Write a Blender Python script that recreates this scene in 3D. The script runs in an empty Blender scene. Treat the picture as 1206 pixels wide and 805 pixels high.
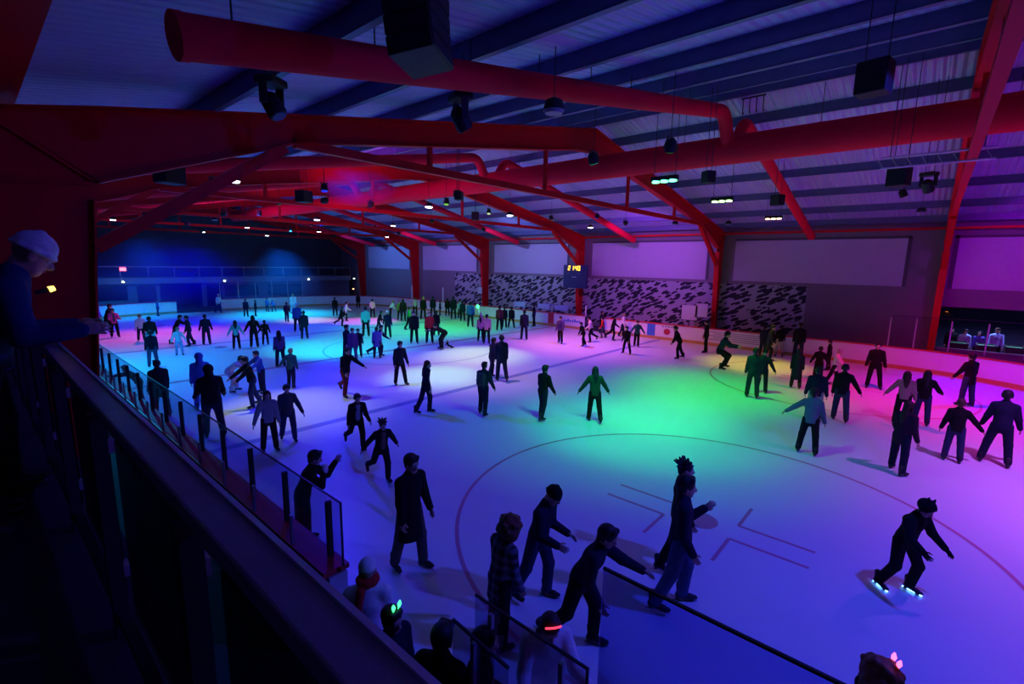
import bpy, bmesh, math, random
import numpy as np
from mathutils import Matrix, Vector, Euler
random.seed(7)
SC = bpy.context.scene
COL = SC.collection
R = math.radians

# ------------------------------------------------------------------ materials
MATS = {}
def mat(name, col=(.5, .5, .5), rough=.7, metal=0., emit=None, estr=1., spec=.4, vary=.15, scale=14.):
    """Principled material whose colour is broken up by a fine procedural noise."""
    if name in MATS: return MATS[name]
    m = bpy.data.materials.new(name); m.use_nodes = True
    nt = m.node_tree; b = nt.nodes['Principled BSDF']
    b.inputs['Roughness'].default_value = rough
    b.inputs['Metallic'].default_value = metal
    b.inputs['Specular IOR Level'].default_value = spec
    tc = nt.nodes.new('ShaderNodeTexCoord'); nz = nt.nodes.new('ShaderNodeTexNoise')
    nz.inputs['Scale'].default_value = scale; nz.inputs['Detail'].default_value = 3
    nt.links.new(tc.outputs['Object'], nz.inputs['Vector'])
    mx = nt.nodes.new('ShaderNodeMix'); mx.data_type = 'RGBA'
    c = list(col[:3])
    mx.inputs[6].default_value = [max(0, x * (1 - vary)) for x in c] + [1]
    mx.inputs[7].default_value = [min(1, x * (1 + vary)) for x in c] + [1]
    nt.links.new(nz.outputs['Fac'], mx.inputs[0]); nt.links.new(mx.outputs[2], b.inputs['Base Color'])
    if emit:
        b.inputs['Emission Color'].default_value = list(emit) + [1]
        b.inputs['Emission Strength'].default_value = estr
    MATS[name] = m
    return m

def math_node(nt, op, a, b=None, c=None):
    n = nt.nodes.new('ShaderNodeMath'); n.operation = op
    for i, v in enumerate((a, b, c)):
        if v is None: continue
        if isinstance(v, (int, float)): n.inputs[i].default_value = v
        else: nt.links.new(v, n.inputs[i])
    return n.outputs[0]

def glass_mat(name, tint, refl=.08):
    m = bpy.data.materials.new(name); m.use_nodes = True
    nt = m.node_tree; nt.nodes.clear()
    o = nt.nodes.new('ShaderNodeOutputMaterial'); mx = nt.nodes.new('ShaderNodeMixShader')
    t = nt.nodes.new('ShaderNodeBsdfTransparent'); g = nt.nodes.new('ShaderNodeBsdfGlossy')
    t.inputs[0].default_value = list(tint) + [1]; g.inputs['Roughness'].default_value = .05
    f = nt.nodes.new('ShaderNodeFresnel'); f.inputs[0].default_value = 1.3
    k = math_node(nt, 'MULTIPLY', f.outputs[0], refl * 6)
    nt.links.new(k, mx.inputs[0]); nt.links.new(t.outputs[0], mx.inputs[1]); nt.links.new(g.outputs[0], mx.inputs[2])
    nt.links.new(mx.outputs[0], o.inputs[0])
    MATS[name] = m
    return m

# ------------------------------------------------------------------ mesh builder
class MB:
    def __init__(s): s.v = []; s.f = []; s.m = []
    def add(s, vs, fs, mi=0):
        n = len(s.v); s.v += [tuple(x) for x in vs]
        s.f += [tuple(i + n for i in f) for f in fs]; s.m += [mi] * len(fs); return s
    def box(s, x0, x1, y0, y1, z0, z1, mi=0):
        vs = [(x0, y0, z0), (x1, y0, z0), (x1, y1, z0), (x0, y1, z0), (x0, y0, z1), (x1, y0, z1), (x1, y1, z1), (x0, y1, z1)]
        return s.add(vs, [(0, 3, 2, 1), (4, 5, 6, 7), (0, 1, 5, 4), (1, 2, 6, 5), (2, 3, 7, 6), (3, 0, 4, 7)], mi)
    def obox(s, c, size, M=None, mi=0):
        a, b, d = [x / 2 for x in size]
        vs = [Vector((x, y, z)) for z in (-d, d) for x, y in ((-a, -b), (a, -b), (a, b), (-a, b))]
        if M is not None: vs = [M @ v for v in vs]
        vs = [v + Vector(c) for v in vs]
        return s.add(vs, [(0, 3, 2, 1), (4, 5, 6, 7), (0, 1, 5, 4), (1, 2, 6, 5), (2, 3, 7, 6), (3, 0, 4, 7)], mi)
    def beam(s, a, b, w, h, mi=0):
        """box-section bar from a to b"""
        a = Vector(a); b = Vector(b); d = b - a
        q = d.to_track_quat('Y', 'Z').to_matrix()
        return s.obox((a + b) / 2, (w, d.length, h), q, mi)
    def tube(s, pts, r, n=12, caps=True, mi=0):
        pts = [Vector(p) for p in pts]; rs = r if isinstance(r, (list, tuple)) else [r] * len(pts)
        rings = []; prev = None
        for i, p in enumerate(pts):
            t = (pts[min(i + 1, len(pts) - 1)] - pts[max(i - 1, 0)]).normalized()
            if prev is None:
                u = t.orthogonal().normalized()
            else:
                u = (prev - t * prev.dot(t)).normalized()
            prev = u; w = t.cross(u)
            rings.append([p + (u * math.cos(2 * math.pi * k / n) + w * math.sin(2 * math.pi * k / n)) * rs[i] for k in range(n)])
        vs = [v for rg in rings for v in rg]; fs = []
        for i in range(len(pts) - 1):
            for k in range(n):
                k2 = (k + 1) % n
                fs.append((i * n + k, i * n + k2, (i + 1) * n + k2, (i + 1) * n + k))
        if caps:
            fs.append(tuple(reversed(range(n)))); fs.append(tuple(range((len(pts) - 1) * n, len(pts) * n)))
        return s.add(vs, fs, mi)
    def prism(s, poly, x0, x1, axis='y', mi=0):
        """polygon (two coords) extruded along axis; for 'y' poly is (x,z), for 'x' it is (y,z), for 'z' it is (x,y)"""
        def P(p, e): return {'y': (p[0], e, p[1]), 'x': (e, p[0], p[1]), 'z': (p[0], p[1], e)}[axis]
        n = len(poly); vs = [P(p, x0) for p in poly] + [P(p, x1) for p in poly]
        fs = [tuple(range(n)), tuple(reversed(range(n, 2 * n)))]
        for k in range(n): fs.append((k, (k + 1) % n, n + (k + 1) % n, n + k)[::-1])
        return s.add(vs, fs, mi)
    def disc(s, c, rx, ry, z0, z1, n=32, mi=0):
        return s.prism([(c[0] + rx * math.cos(2 * math.pi * k / n), c[1] + ry * math.sin(2 * math.pi * k / n)) for k in range(n)], z0, z1, 'z', mi)
    def mesh(s, name, mats, smooth=False):
        me = bpy.data.meshes.new(name); me.from_pydata(s.v, [], s.f)
        for m in mats: me.materials.append(m)
        for p, mi in zip(me.polygons, s.m): p.material_index = mi
        if smooth:
            for p in me.polygons: p.use_smooth = True
        bm = bmesh.new(); bm.from_mesh(me); bmesh.ops.recalc_face_normals(bm, faces=bm.faces); bm.to_mesh(me); bm.free()
        return me
    def build(s, name, mats, parent=None, smooth=False, bevel=0.):
        if not isinstance(mats, (list, tuple)): mats = [mats]
        o = bpy.data.objects.new(name, s.mesh(name, mats, smooth)); COL.objects.link(o)
        if parent: o.parent = parent
        if bevel:
            b = o.modifiers.new('bevel', 'BEVEL'); b.width = bevel; b.segments = 2; b.limit_method = 'ANGLE'
        if smooth:
            e = o.modifiers.new('edges', 'EDGE_SPLIT'); e.split_angle = R(40)
        return o

def tag(o, label, cat, group=None):
    o['label'] = label; o['category'] = cat
    if group: o['group'] = group
    return o
def thing(name, label, cat, loc=(0, 0, 0), rz=0., group=None):
    o = bpy.data.objects.new(name, None); COL.objects.link(o); o.location = loc; o.rotation_euler = (0, 0, rz)
    o.empty_display_size = .1
    return tag(o, label, cat, group)
def struct(o):
    o['kind'] = 'structure'; return o
def copy_tree(o, parent=None):
    c = o.copy(); COL.objects.link(c); c.parent = parent
    for ch in list(o.children): copy_tree(ch, c)
    return c

# ------------------------------------------------------------------ implicit surfaces (for bodies and clothes)
def surface_nets(fn, lo, hi, h):
    lo = np.array(lo) - h * 2; hi = np.array(hi) + h * 2
    n = np.maximum(4, np.ceil((hi - lo) / h).astype(int) + 1)
    ax = [lo[i] + h * np.arange(n[i]) for i in range(3)]
    X, Y, Z = np.meshgrid(*ax, indexing='ij')
    v = fn(np.stack([X, Y, Z], -1).reshape(-1, 3)).reshape(n)
    nc = n - 1
    S = np.zeros(tuple(nc) + (3,)); C = np.zeros(tuple(nc))
    neg = v < 0
    quads = []
    for d in range(3):
        sl0 = [slice(None)] * 3; sl1 = [slice(None)] * 3
        sl0[d] = slice(0, -1); sl1[d] = slice(1, None)
        a = v[tuple(sl0)]; b = v[tuple(sl1)]
        cr = neg[tuple(sl0)] != neg[tuple(sl1)]
        I = np.argwhere(cr)
        if len(I) == 0: continue
        av = a[cr]; bv = b[cr]; t = av / (av - bv)
        P = lo + h * I.astype(float); P[:, d] += h * t
        e1, e2 = [(1, 2), (2, 0), (0, 1)][d]
        offs = [(0, 0), (-1, 0), (-1, -1), (0, -1)]
        cells = []
        for o1, o2 in offs:
            J = I.copy(); J[:, e1] += o1; J[:, e2] += o2
            cells.append(J)
            ok = np.all((J >= 0) & (J < nc), axis=1)
            Jk = J[ok]
            np.add.at(S, tuple(Jk.T), P[ok]); np.add.at(C, tuple(Jk.T), 1)
        okall = np.all([np.all((J >= 0) & (J < nc), axis=1) for J in cells], axis=0)
        q = np.stack([np.ravel_multi_index(tuple(J[okall].T), tuple(nc)) for J in cells], 1)
        flip = av[okall] > 0
        q[flip] = q[flip][:, ::-1]
        quads.append(q)
    q = np.concatenate(quads)
    used = np.unique(q)
    idx = np.full(int(np.prod(nc)), -1); idx[used] = np.arange(len(used))
    V = (S.reshape(-1, 3)[used] / np.maximum(1, C.reshape(-1)[used])[:, None])
    return V, idx[q]

class Prim:
    """tapered capsule a-b, radii ra rb; flattened by k along axis ax"""
    def __init__(s, a, b, ra, rb, ax=None, k=1., mi=0):
        s.a = np.array(a, float); s.b = np.array(b, float); s.ra = ra; s.rb = rb
        s.ax = None if ax is None else np.array(ax, float); s.k = k; s.mi = mi
    def d(s, p):
        q = p - s.a; ab = s.b - s.a
        if s.ax is not None:
            q = q + np.outer(q @ s.ax, s.ax) * (1 / s.k - 1)
            ab = ab + s.ax * (ab @ s.ax) * (1 / s.k - 1)
        L = max(1e-9, ab @ ab)
        t = np.clip(q @ ab / L, 0, 1)
        w = q - t[:, None] * ab
        return np.sqrt((w * w).sum(1)) - (s.ra + (s.rb - s.ra) * t)
    def bb(s):
        r = max(s.ra, s.rb)
        return np.minimum(s.a, s.b) - r, np.maximum(s.a, s.b) + r
class Ell:
    def __init__(s, c, r, mi=0, M=None):
        s.c = np.array(c, float); s.r = np.array(r, float); s.mi = mi
        s.M = None if M is None else np.array(M)
    def d(s, p):
        q = p - s.c
        if s.M is not None: q = q @ s.M
        u = q / s.r; k0 = np.sqrt((u * u).sum(1)); w = q / (s.r ** 2); k1 = np.sqrt((w * w).sum(1)) + 1e-9
        return k0 * (k0 - 1) / k1
    def bb(s):
        m = s.r.max(); return s.c - m, s.c + m
def smin(a, b, k):
    h = np.maximum(k - np.abs(a - b), 0) / k
    return np.minimum(a, b) - h * h * k * .25
def blend(prims, k):
    def fn(p):
        d = prims[0].d(p)
        for q in prims[1:]: d = smin(d, q.d(p), k)
        return d
    return fn
def prim_surface(prims, h, k=.03, carve=None, fn=None):
    lo = np.min([q.bb()[0] for q in prims], 0); hi = np.max([q.bb()[1] for q in prims], 0)
    f = fn or blend(prims, k)
    g = f if carve is None else (lambda p: np.maximum(f(p), -carve(p)))
    V, Q = surface_nets(g, lo, hi, h)
    fc = V[Q].mean(1)
    if max(q.mi for q in prims):
        D = np.stack([q.d(fc) for q in prims], 1)
        mi = np.array([q.mi for q in prims])[D.argmin(1)]
    else: mi = np.zeros(len(Q), int)
    return V, Q, mi
def np_mesh(name, parts, mats):
    """parts: list of (V, Q, mi) joined into one smooth mesh"""
    n = 0; Vs = []; Qs = []; Ms = []
    for V, Q, mi in parts:
        Vs.append(V); Qs.append(Q + n); Ms.append(mi); n += len(V)
    V = np.concatenate(Vs); Q = np.concatenate(Qs); M = np.concatenate(Ms)
    me = bpy.data.meshes.new(name)
    me.vertices.add(len(V)); me.vertices.foreach_set('co', V.astype(np.float32).ravel())
    me.loops.add(len(Q) * 4); me.loops.foreach_set('vertex_index', Q.astype(np.int32).ravel())
    me.polygons.add(len(Q)); me.polygons.foreach_set('loop_start', np.arange(0, len(Q) * 4, 4, dtype=np.int32))
    me.polygons.foreach_set('material_index', M.astype(np.int32)); me.polygons.foreach_set('use_smooth', np.ones(len(Q), bool))
    for m in mats: me.materials.append(m)
    me.update(); me.validate()
    return me
def xf(part, M, s=1.):
    V, Q, mi = part
    A = np.array(M.to_3x3()); b = np.array(M.translation)
    W = V @ A.T + b
    if np.linalg.det(A) < 0: Q = Q[:, ::-1]
    return (W * s, Q, mi)
# ------------------------------------------------------------------ people
PAL = dict(dblue=(.015, .03, .13), black=(.007, .007, .009), navy=(.009, .012, .034), jean=(.022, .034, .085), ljean=(.055, .085, .17), white=(.78, .77, .76),
    pink=(.62, .2, .4), palepink=(.68, .48, .52), magenta=(.5, .06, .3), red=(.55, .02, .025), green=(.03, .3, .07), dgreen=(.025, .12, .08),
    darkgreen=(.015, .05, .03), teal=(.1, .55, .5), dteal=(.009, .035, .042), grey=(.3, .3, .31), lgrey=(.3, .3, .29), dgrey=(.07, .07, .08),
    blue=(.03, .08, .36), lblue=(.3, .48, .75), bluegrey=(.11, .15, .2), bluepurple=(.1, .08, .4), purple=(.1, .045, .18), darkplum=(.03, .01, .03),
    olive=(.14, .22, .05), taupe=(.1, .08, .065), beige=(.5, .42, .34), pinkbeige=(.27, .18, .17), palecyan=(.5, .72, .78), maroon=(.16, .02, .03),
    brown=(.06, .03, .016), darkbrown=(.03, .015, .009), redbrown=(.2, .06, .02), fair=(.28, .19, .09))
def cloth(c):
    if c == 'plaid':
        if 'cloth_plaid' in MATS: return MATS['cloth_plaid']
        m = mat('cloth_plaid', (.02, .02, .04), .9, vary=0)
        nt = m.node_tree; b = nt.nodes['Principled BSDF']; tc = nt.nodes.new('ShaderNodeTexCoord'); sp = nt.nodes.new('ShaderNodeSeparateXYZ')
        nt.links.new(tc.outputs['Object'], sp.inputs[0])
        s = [math_node(nt, 'GREATER_THAN', math_node(nt, 'SINE', math_node(nt, 'MULTIPLY', sp.outputs[i], 52.)), .25) for i in (0, 2)]
        t = math_node(nt, 'MULTIPLY', math_node(nt, 'ADD', s[0], s[1]), .5)
        cr = nt.nodes.new('ShaderNodeValToRGB'); nt.links.new(t, cr.inputs[0])
        e = cr.color_ramp.elements; e[0].color = (.012, .012, .025, 1); e[1].color = (.2, .19, .24, 1)
        nt.links.new(cr.outputs[0], b.inputs['Base Color'])
        return m
    return mat('cloth_' + c, PAL[c], .85, vary=.3, scale=25, spec=.2)
def hairmat(c): return mat('hair_' + c, PAL[c], .6, vary=.4, scale=60)
SKIN = mat('skin', (.5, .31, .23), .55, vary=.06)
EYE = mat('eye_white', (.7, .7, .68), .3, vary=0); PUPIL = mat('pupil', (.02, .015, .01), .2, vary=0); LIP = mat('lips', (.42, .17, .15), .5)
BOOT = mat('skate_boot', (.018, .018, .02), .5); STEEL = mat('skate_steel', (.65, .66, .7), .25, 1.)
VOX = {0: (.05, .033, .016, .009), 1: (.04, .024, .011, .007), 2: (.03, .015, .008, .0055)}   # body, clothes, head, hand
_T = {}
def head_template(lod):
    if ('head', lod) in _T: return _T['head', lod]
    P = [Ell((0, -.012, .03), (.077, .098, .094)), Ell((0, .018, -.035), (.06, .073, .088)), Prim((-.012, .05, -.09), (.012, .05, -.09), .034, .034),
         Prim((0, .088, .012), (0, .106, -.026), .009, .016), Prim((0, .1, -.03), (0, .1, -.03), .014, .014),
         Ell((-.079, -.005, -.012), (.012, .02, .033)), Ell((.079, -.005, -.012), (.012, .02, .033)),
         Prim((-.04, .076, .027), (.04, .076, .027), .014, .014), Prim((0, -.015, -.06), (0, -.025, -.15), .052, .056)]
    sock = [Ell((s * .032, .1, .006), (.019, .017, .012)) for s in (-1, 1)]
    f = blend(sock, .004)
    V, Q, mi = prim_surface(P, VOX[lod][2], .02, carve=f)
    out = [(V, Q, mi)]
    for s in (-1, 1):
        out.append(ball((s * .032, .078, .006), .0135, 1)); out.append(ball((s * .032, .0885, .005), .0055, 2))
    out.append(ball((0, .087, -.062), (.024, .011, .008), 3))
    _T['head', lod] = out
    return out
def ball(c, r, mi, n=8):
    r = np.array([r] * 3 if isinstance(r, (int, float)) else r)
    V = []; Q = []
    for i in range(n + 1):
        th = math.pi * i / n
        for k in range(n):
            ph = 2 * math.pi * k / n
            V.append((math.sin(th) * math.cos(ph), math.sin(th) * math.sin(ph), math.cos(th)))
    for i in range(n):
        for k in range(n):
            a, b = i * n + k, i * n + (k + 1) % n
            Q.append((a, a + n, b + n, b))
    return (np.array(V) * r + np.array(c), np.array(Q), np.full(len(Q), mi))
def hand_template(lod, curl):
    """right hand: wrist at the origin, hanging down, palm to -X, thumb forward (+Y)"""
    key = ('hand', lod, curl)
    if key in _T: return _T[key]
    P = [Prim((0, .022, -.03), (0, .026, -.085), .016, .017, (1, 0, 0), .8), Prim((0, -.0, -.02), (0, .0, -.088), .018, .018, (1, 0, 0), .8),
         Prim((0, -.02, -.03), (0, -.026, -.08), .016, .015, (1, 0, 0), .8), Prim((0, 0, .01), (0, 0, -.03), .024, .024, (1, 0, 0), .8)]
    for y, L, z in ((.031, .07, -.09), (.0105, .08, -.095), (-.0105, .073, -.092), (-.031, .056, -.084)):
        p = Vector((0, y, z)); a = 0.
        for seg, q in ((.45, .35), (.32, 1.), (.23, 1.)):
            a += curl * q
            n = p + Vector((-math.sin(a), .06 * y / .03, -math.cos(a))) * L * seg
            r = .0088 if seg > .3 else .0078
            P.append(Prim(p, n, r, r - .0008)); p = n
    P += [Prim((-.004, .03, -.025), (-.018, .056, -.056), .013, .011), Prim((-.018, .056, -.056), (-.034, .064, -.086), .0105, .0085)]
    part = prim_surface(P, VOX[lod][3], .007)
    _T[key] = part
    return part
def skate_mesh(glow=None, off_ice=False):
    key = ('skate', glow, off_ice)
    if key in _T: return _T[key]
    P = [Prim((0, -.03, .12), (0, -.02, .0), .05, .045, (1, 0, 0), .85), Prim((0, -.045, -.03), (0, .1, -.04), .04, .036), Prim((0, .1, -.04), (0, .165, -.045), .04, .032, (0, 0, 1), .8)]
    V, Q, mi = prim_surface(P, .014, .03)
    V[:, 2] = np.maximum(V[:, 2], -.07)
    parts = [(V, Q, mi)]
    def bx(x, y0, y1, z0, z1, mi):
        vs = np.array([(a, b, c) for c in (z0, z1) for a, b in ((-x, y0), (x, y0), (x, y1), (-x, y1))]); fs = np.array([(0, 3, 2, 1), (4, 5, 6, 7), (0, 1, 5, 4), (1, 2, 6, 5), (2, 3, 7, 6), (3, 0, 4, 7)])
        parts.append((vs, fs, np.full(6, mi)))
    if off_ice: bx(.038, -.085, .185, -.1, -.068, 0)
    else:
        bx(.012, -.07, -.02, -.088, -.066, 0); bx(.012, .09, .15, -.088, -.066, 0); bx(.0025, -.1, .19, -.1, -.084, 1)
        if glow: bx(.009, -.09, .18, -.086, -.074, 2)
    ms = [BOOT, STEEL] + ([mat('blade_glow', (.3, .6, 1), .4, emit=(.12, .4, 1.), estr=14.)] if glow else [])
    me = np_mesh('ice_skate', parts, ms); _T[key] = me
    return me
def hair_mesh(kind, c, lod):
    key = ('hair', kind, c, lod)
    if key in _T: return _T[key]
    h = VOX[lod][2]; cap = Ell((0, -.02, .04), (.089, .106, .098)); face = Ell((0, .13, -.06), (.085, .12, .125))
    if kind == 'short': P = [Ell((0, -.022, .042), (.096, .112, .104)), Prim((0, -.07, .01), (0, -.065, -.07), .062, .045), Prim((-.08, -.03, .02), (-.08, -.02, -.035), .024, .016), Prim((.08, -.03, .02), (.08, -.02, -.035), .024, .016), Prim((-.04, .055, .1), (.05, .05, .105), .034, .03)]
    elif kind == 'messy':
        rr = random.Random(3); P = [cap, Prim((0, -.075, .0), (0, -.07, -.06), .05, .04)]
        for i in range(16):
            a = rr.uniform(0, 6.28); e = rr.uniform(.1, 1.2); d = Vector((math.cos(a) * math.cos(e), math.sin(a) * math.cos(e) - .25, math.sin(e)))
            P.append(Prim((d * .08) + Vector((0, -.02, .03)), (d * rr.uniform(.13, .17)) + Vector((0, -.02, .03)), .03, .012))
    elif kind == 'curly':
        rr = random.Random(5); P = [Ell((0, -.03, .02), (.15, .15, .15)), Prim((-.085, -.03, -.06), (.085, -.03, -.06), .095, .095)]
        for i in range(40):
            a = rr.uniform(0, 6.28); z = rr.uniform(-.9, 1); q = math.sqrt(1 - z * z); d = Vector((math.cos(a) * q, math.sin(a) * q, z))
            if d.y > .5 and d.z < .3: continue
            P.append(Prim(d * .13 + Vector((0, -.035, .005)), d * .15 + Vector((0, -.035, .005)), .036, .03))
    else:
        P = [cap, Prim((0, -.07, .02), (0, -.11, -.2), .075, .07, (0, 1, 0), .6), Prim((0, -.11, -.2), (0, -.13, -.36), .085, .045, (0, 1, 0), .5),
             Prim((-.075, -.01, .02), (-.085, -.02, -.2), .03, .03), Prim((.075, -.01, .02), (.085, -.02, -.2), .03, .03)]
    part = prim_surface(P, h if kind != 'long' else h * 1.3, .02, carve=lambda p: face.d(p) - .0)
    me = np_mesh('hair', [part], [hairmat(c)]); _T[key] = me
    return me
def hat_mesh(kind, c, lod):
    key = ('hat', kind, c, lod)
    if key in _T: return _T[key]
    h = VOX[lod][2]; m = cloth(c); carve = None
    if kind == 'beanie':
        P = [Ell((0, -.015, .05), (.093, .11, .1)), Prim((-.02, -.03, .13), (.02, -.03, .13), .03, .03)] + [Prim((.088 * math.cos(a), -.012 + .105 * math.sin(a), .028), (.088 * math.cos(a + .7), -.012 + .105 * math.sin(a + .7), .028), .016, .016) for a in np.arange(0, 6.28, .7)]
        low = .012
    elif kind == 'cap':
        P = [Ell((0, -.015, .05), (.09, .107, .09)), Prim((-.04, .1, .045), (.04, .1, .045), .03, .03, (0, 0, 1), .25), Prim((-.03, .14, .037), (.03, .14, .037), .03, .03, (0, 0, 1), .25)]; low = .02
    elif kind == 'helmet':
        P = [Ell((0, -.015, .045), (.108, .128, .112)), Prim((-.06, -.01, .14), (-.065, -.015, .175), .022, .012), Prim((.06, -.01, .14), (.065, -.015, .175), .022, .012), Prim((0, -.06, .15), (0, -.065, .175), .02, .012),
             Prim((-.095, -.02, .03), (-.09, .0, -.07), .022, .014), Prim((.095, -.02, .03), (.09, .0, -.07), .022, .014)]; low = -.2
        face = Ell((0, .14, -.05), (.085, .12, .12)); carve = lambda p: face.d(p)
    else:   # hood
        P = [Ell((0, -.02, .03), (.112, .125, .125)), Prim((0, -.06, -.06), (0, -.08, -.16), .09, .1), Prim((0, .02, -.1), (0, .0, -.15), .08, .1)]; low = -.3
        face = Ell((0, .15, -.02), (.07, .12, .1)); carve = lambda p: face.d(p)
    if carve is None: carve = lambda p: p[:, 2] - low
    V, Q, mi = prim_surface(P, h, .012, carve=carve)
    me = np_mesh(kind, [(V, Q, mi)], [m]); _T[key] = me
    return me

POSES = {   # lean, legs (forward, out, knee), arms (forward, out, elbow)
    'st': dict(lean=2, ll=(3, 5, 4), rl=(-3, 5, 3), al=(3, 11, 14), ar=(3, 11, 14)),
    'gl': dict(lean=6, ll=(16, 4, 20), rl=(-12, 6, 12), al=(8, 17, 24), ar=(-4, 17, 20)),
    'sr': dict(lean=13, ll=(20, 3, 28), rl=(-22, 9, 38), al=(24, 14, 30), ar=(-18, 16, 20)),
    'sl': dict(lean=13, rl=(20, 3, 28), ll=(-22, 9, 38), ar=(24, 14, 30), al=(-18, 16, 20)),
    'sit': dict(lean=-18, ll=(82, 10, 30), rl=(78, 12, 12), al=(-38, 20, 5), ar=(-30, 22, 5)),
}
def dirv(fwd, out, side):
    """unit vector: straight down, swung forward by fwd and outward by out degrees"""
    f, o = R(fwd), R(out)
    return Vector((side * math.sin(o), math.sin(f) * math.cos(o), -math.cos(f) * math.cos(o)))
def frame_from(down, fwd_hint):
    """rotation whose -Z is down and whose +Y is close to fwd_hint"""
    z = -down.normalized(); y = fwd_hint - z * fwd_hint.dot(z)
    if y.length < 1e-4: y = Vector((0, 0, 1))
    y.normalize(); x = y.cross(z)
    return Matrix((x, y, z)).transposed()
def person(x, y, top, rz, pose, ov, cl, label, group=None, z0=0., off_ice=False):
    p = dict(POSES[pose]); p.update(ov)
    lod = cl.get('lod', 0); fat = cl.get('fat', 1.) * (.9 if cl.get('slim') else 1.); vb, vc, vh, vd = VOX[lod]
    ln = p['lean']; D = Vector((0, math.sin(R(ln)), math.cos(R(ln)))); bx = (0, math.cos(R(ln)), -math.sin(R(ln)))
    hip = Vector((0, 0, .94)); wa = hip + D * .16; ch = hip + D * .36; nk = hip + D * .53
    hp = p.get('head', 4) + ln * .45
    hd = Vector((0, math.sin(R(hp)), math.cos(R(hp))))
    hc = nk + hd * .15 + Vector((0, .015, 0))
    HM = Matrix.Translation(hc) @ Euler((R(-hp), 0, R(p.get('turn', 0)))).to_matrix().to_4x4()
    J = {}
    for s, lk, ak in ((-1, 'll', 'al'), (1, 'rl', 'ar')):
        f, o, k = p[lk]; h0 = hip + Vector((s * .092, 0, 0)); kn = h0 + dirv(f, o, s) * .42; an = kn + dirv(f - k, o * .8, s) * .42
        f2, o2, e = p[ak]; o2 = o2 * (.62 if o2 < 30 else .8); sh = hip + D * .445 + Vector((s * .165 * (1 + (fat - 1) * .5), 0, 0))
        el = sh + dirv(f2 + ln * .3, o2, s) * .285; fd = dirv(f2 + ln * .3 + e, o2 * (1 - e / 160), s); wr = el + fd * .245
        J[s] = dict(h=h0, kn=kn, an=an, sh=sh, el=el, wr=wr, fd=fd, shin=f - k)
    low = min(J[s]['an'].z for s in J) - .1
    if pose == 'sit': low = min(low, hip.z - .15)
    topz = (hc + Vector((0, 0, .13))).z - low
    sc = (top - z0) / topz
    an = [J[s]['an'] for s in J if J[s]['an'].z - .1 - low < .1]
    cx = sum(a.x for a in an) / len(an) if an else 0; cy = sum(a.y for a in an) / len(an) if an else 0
    sh_ = Matrix.Translation((-cx, -cy, -low))
    T = lambda v: sh_ @ Vector(v)
    tp = lambda prims: [setattr(q, 'a', q.a + np.array((-cx, -cy, -low))) or setattr(q, 'b', q.b + np.array((-cx, -cy, -low))) or q for q in prims]
    # body
    B = [Prim(hip + D * .0, wa, .125 * fat, .115 * fat, bx, .72), Prim(wa, ch, .115 * fat, .14 * fat, bx, .68), Prim(J[-1]['sh'], J[1]['sh'], .062, .062), Prim(hip + D * .46, nk + D * .1, .062, .05)]
    for s in J:
        j = J[s]
        B += [Prim(j['h'], j['kn'], .072, .05), Prim(j['kn'], j['an'], .052, .036), Prim(j['sh'], j['el'], .048, .038), Prim(j['el'], j['wr'], .038, .026)]
    V, Q, mi = prim_surface(tp(B), vb, .03); parts = [(V * sc, Q, mi)]
    M = sh_ @ HM
    for t in head_template(lod): parts.append(xf(t, M, sc))
    gl = cl.get('gloves')
    for s in J:
        j = J[s]; rot = frame_from(j['fd'], Vector((0, 1, .3)) if abs(j['fd'].y) < .8 else Vector((-s * .6, 0, 1)))
        hm = Matrix.Translation(T(j['wr'])) @ rot.to_4x4()
        if s < 0: hm = hm @ Matrix.Diagonal((-1, 1, 1, 1))
        V, Q, mi = xf(hand_template(lod, .42), hm, sc)
        parts.append((V, Q, np.full(len(Q), 4 if gl else 0)))
    me = np_mesh('person', parts, [SKIN, EYE, PUPIL, LIP, cloth(gl or 'black')])
    o = bpy.data.objects.new('person', me); COL.objects.link(o); o.location = (x, y, z0); o.rotation_euler = (0, 0, R(rz))
    tag(o, label, 'person', group)
    def child(name, me, M=None):
        c = bpy.data.objects.new(name, me); COL.objects.link(c); c.parent = o
        if M is not None: c.matrix_local = M
        return c
    # jacket
    jl = cl.get('jl', 0.)
    hemz = .085 + jl; hem = hip - Vector((0, 0, hemz + .06)) + Vector((0, (J[-1]['kn'].y + J[1]['kn'].y) * .5 * (jl / .45), 0))
    Jk = [Prim(hip + D * .02, wa, .158 * fat, .152 * fat, bx, .76), Prim(wa, ch, .152 * fat, .172 * fat, bx, .72), Prim(ch, hip + D * .43, .168 * fat, .115 * fat, bx, .72),
          Prim(J[-1]['sh'], nk - D * .02, .076, .07), Prim(J[1]['sh'], nk - D * .02, .076, .07), Prim(nk - D * .05, nk + D * .025, .08, .066), Prim(hip + D * .06, hem, .158 * fat, (.168 + .13 * jl) * fat, bx, .82)]
    ms = [cloth(cl['j'])]
    if cl.get('inner'):
        ms.append(cloth(cl['inner'])); Jk.append(Prim(hip + D * .05 + Vector((0, .09, 0)), ch + D * .08 + Vector((0, .075, 0)), .062 * fat, .062 * fat, (0, 1, 0), .9, 1))
    if cl.get('collar'):
        ms.append(cloth(cl['collar'])); Jk.append(Prim(nk - D * .03 - Vector((.06, .0, 0)), nk - D * .03 + Vector((.06, .0, 0)), .058, .058, None, 1., len(ms) - 1))
    if cl.get('belt'):
        ms.append(cloth('white')); Jk.append(Prim(hip + D * .03, hip + D * .05, .162 * fat, .162 * fat, bx, .76, len(ms) - 1))
    Arm = []
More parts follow.
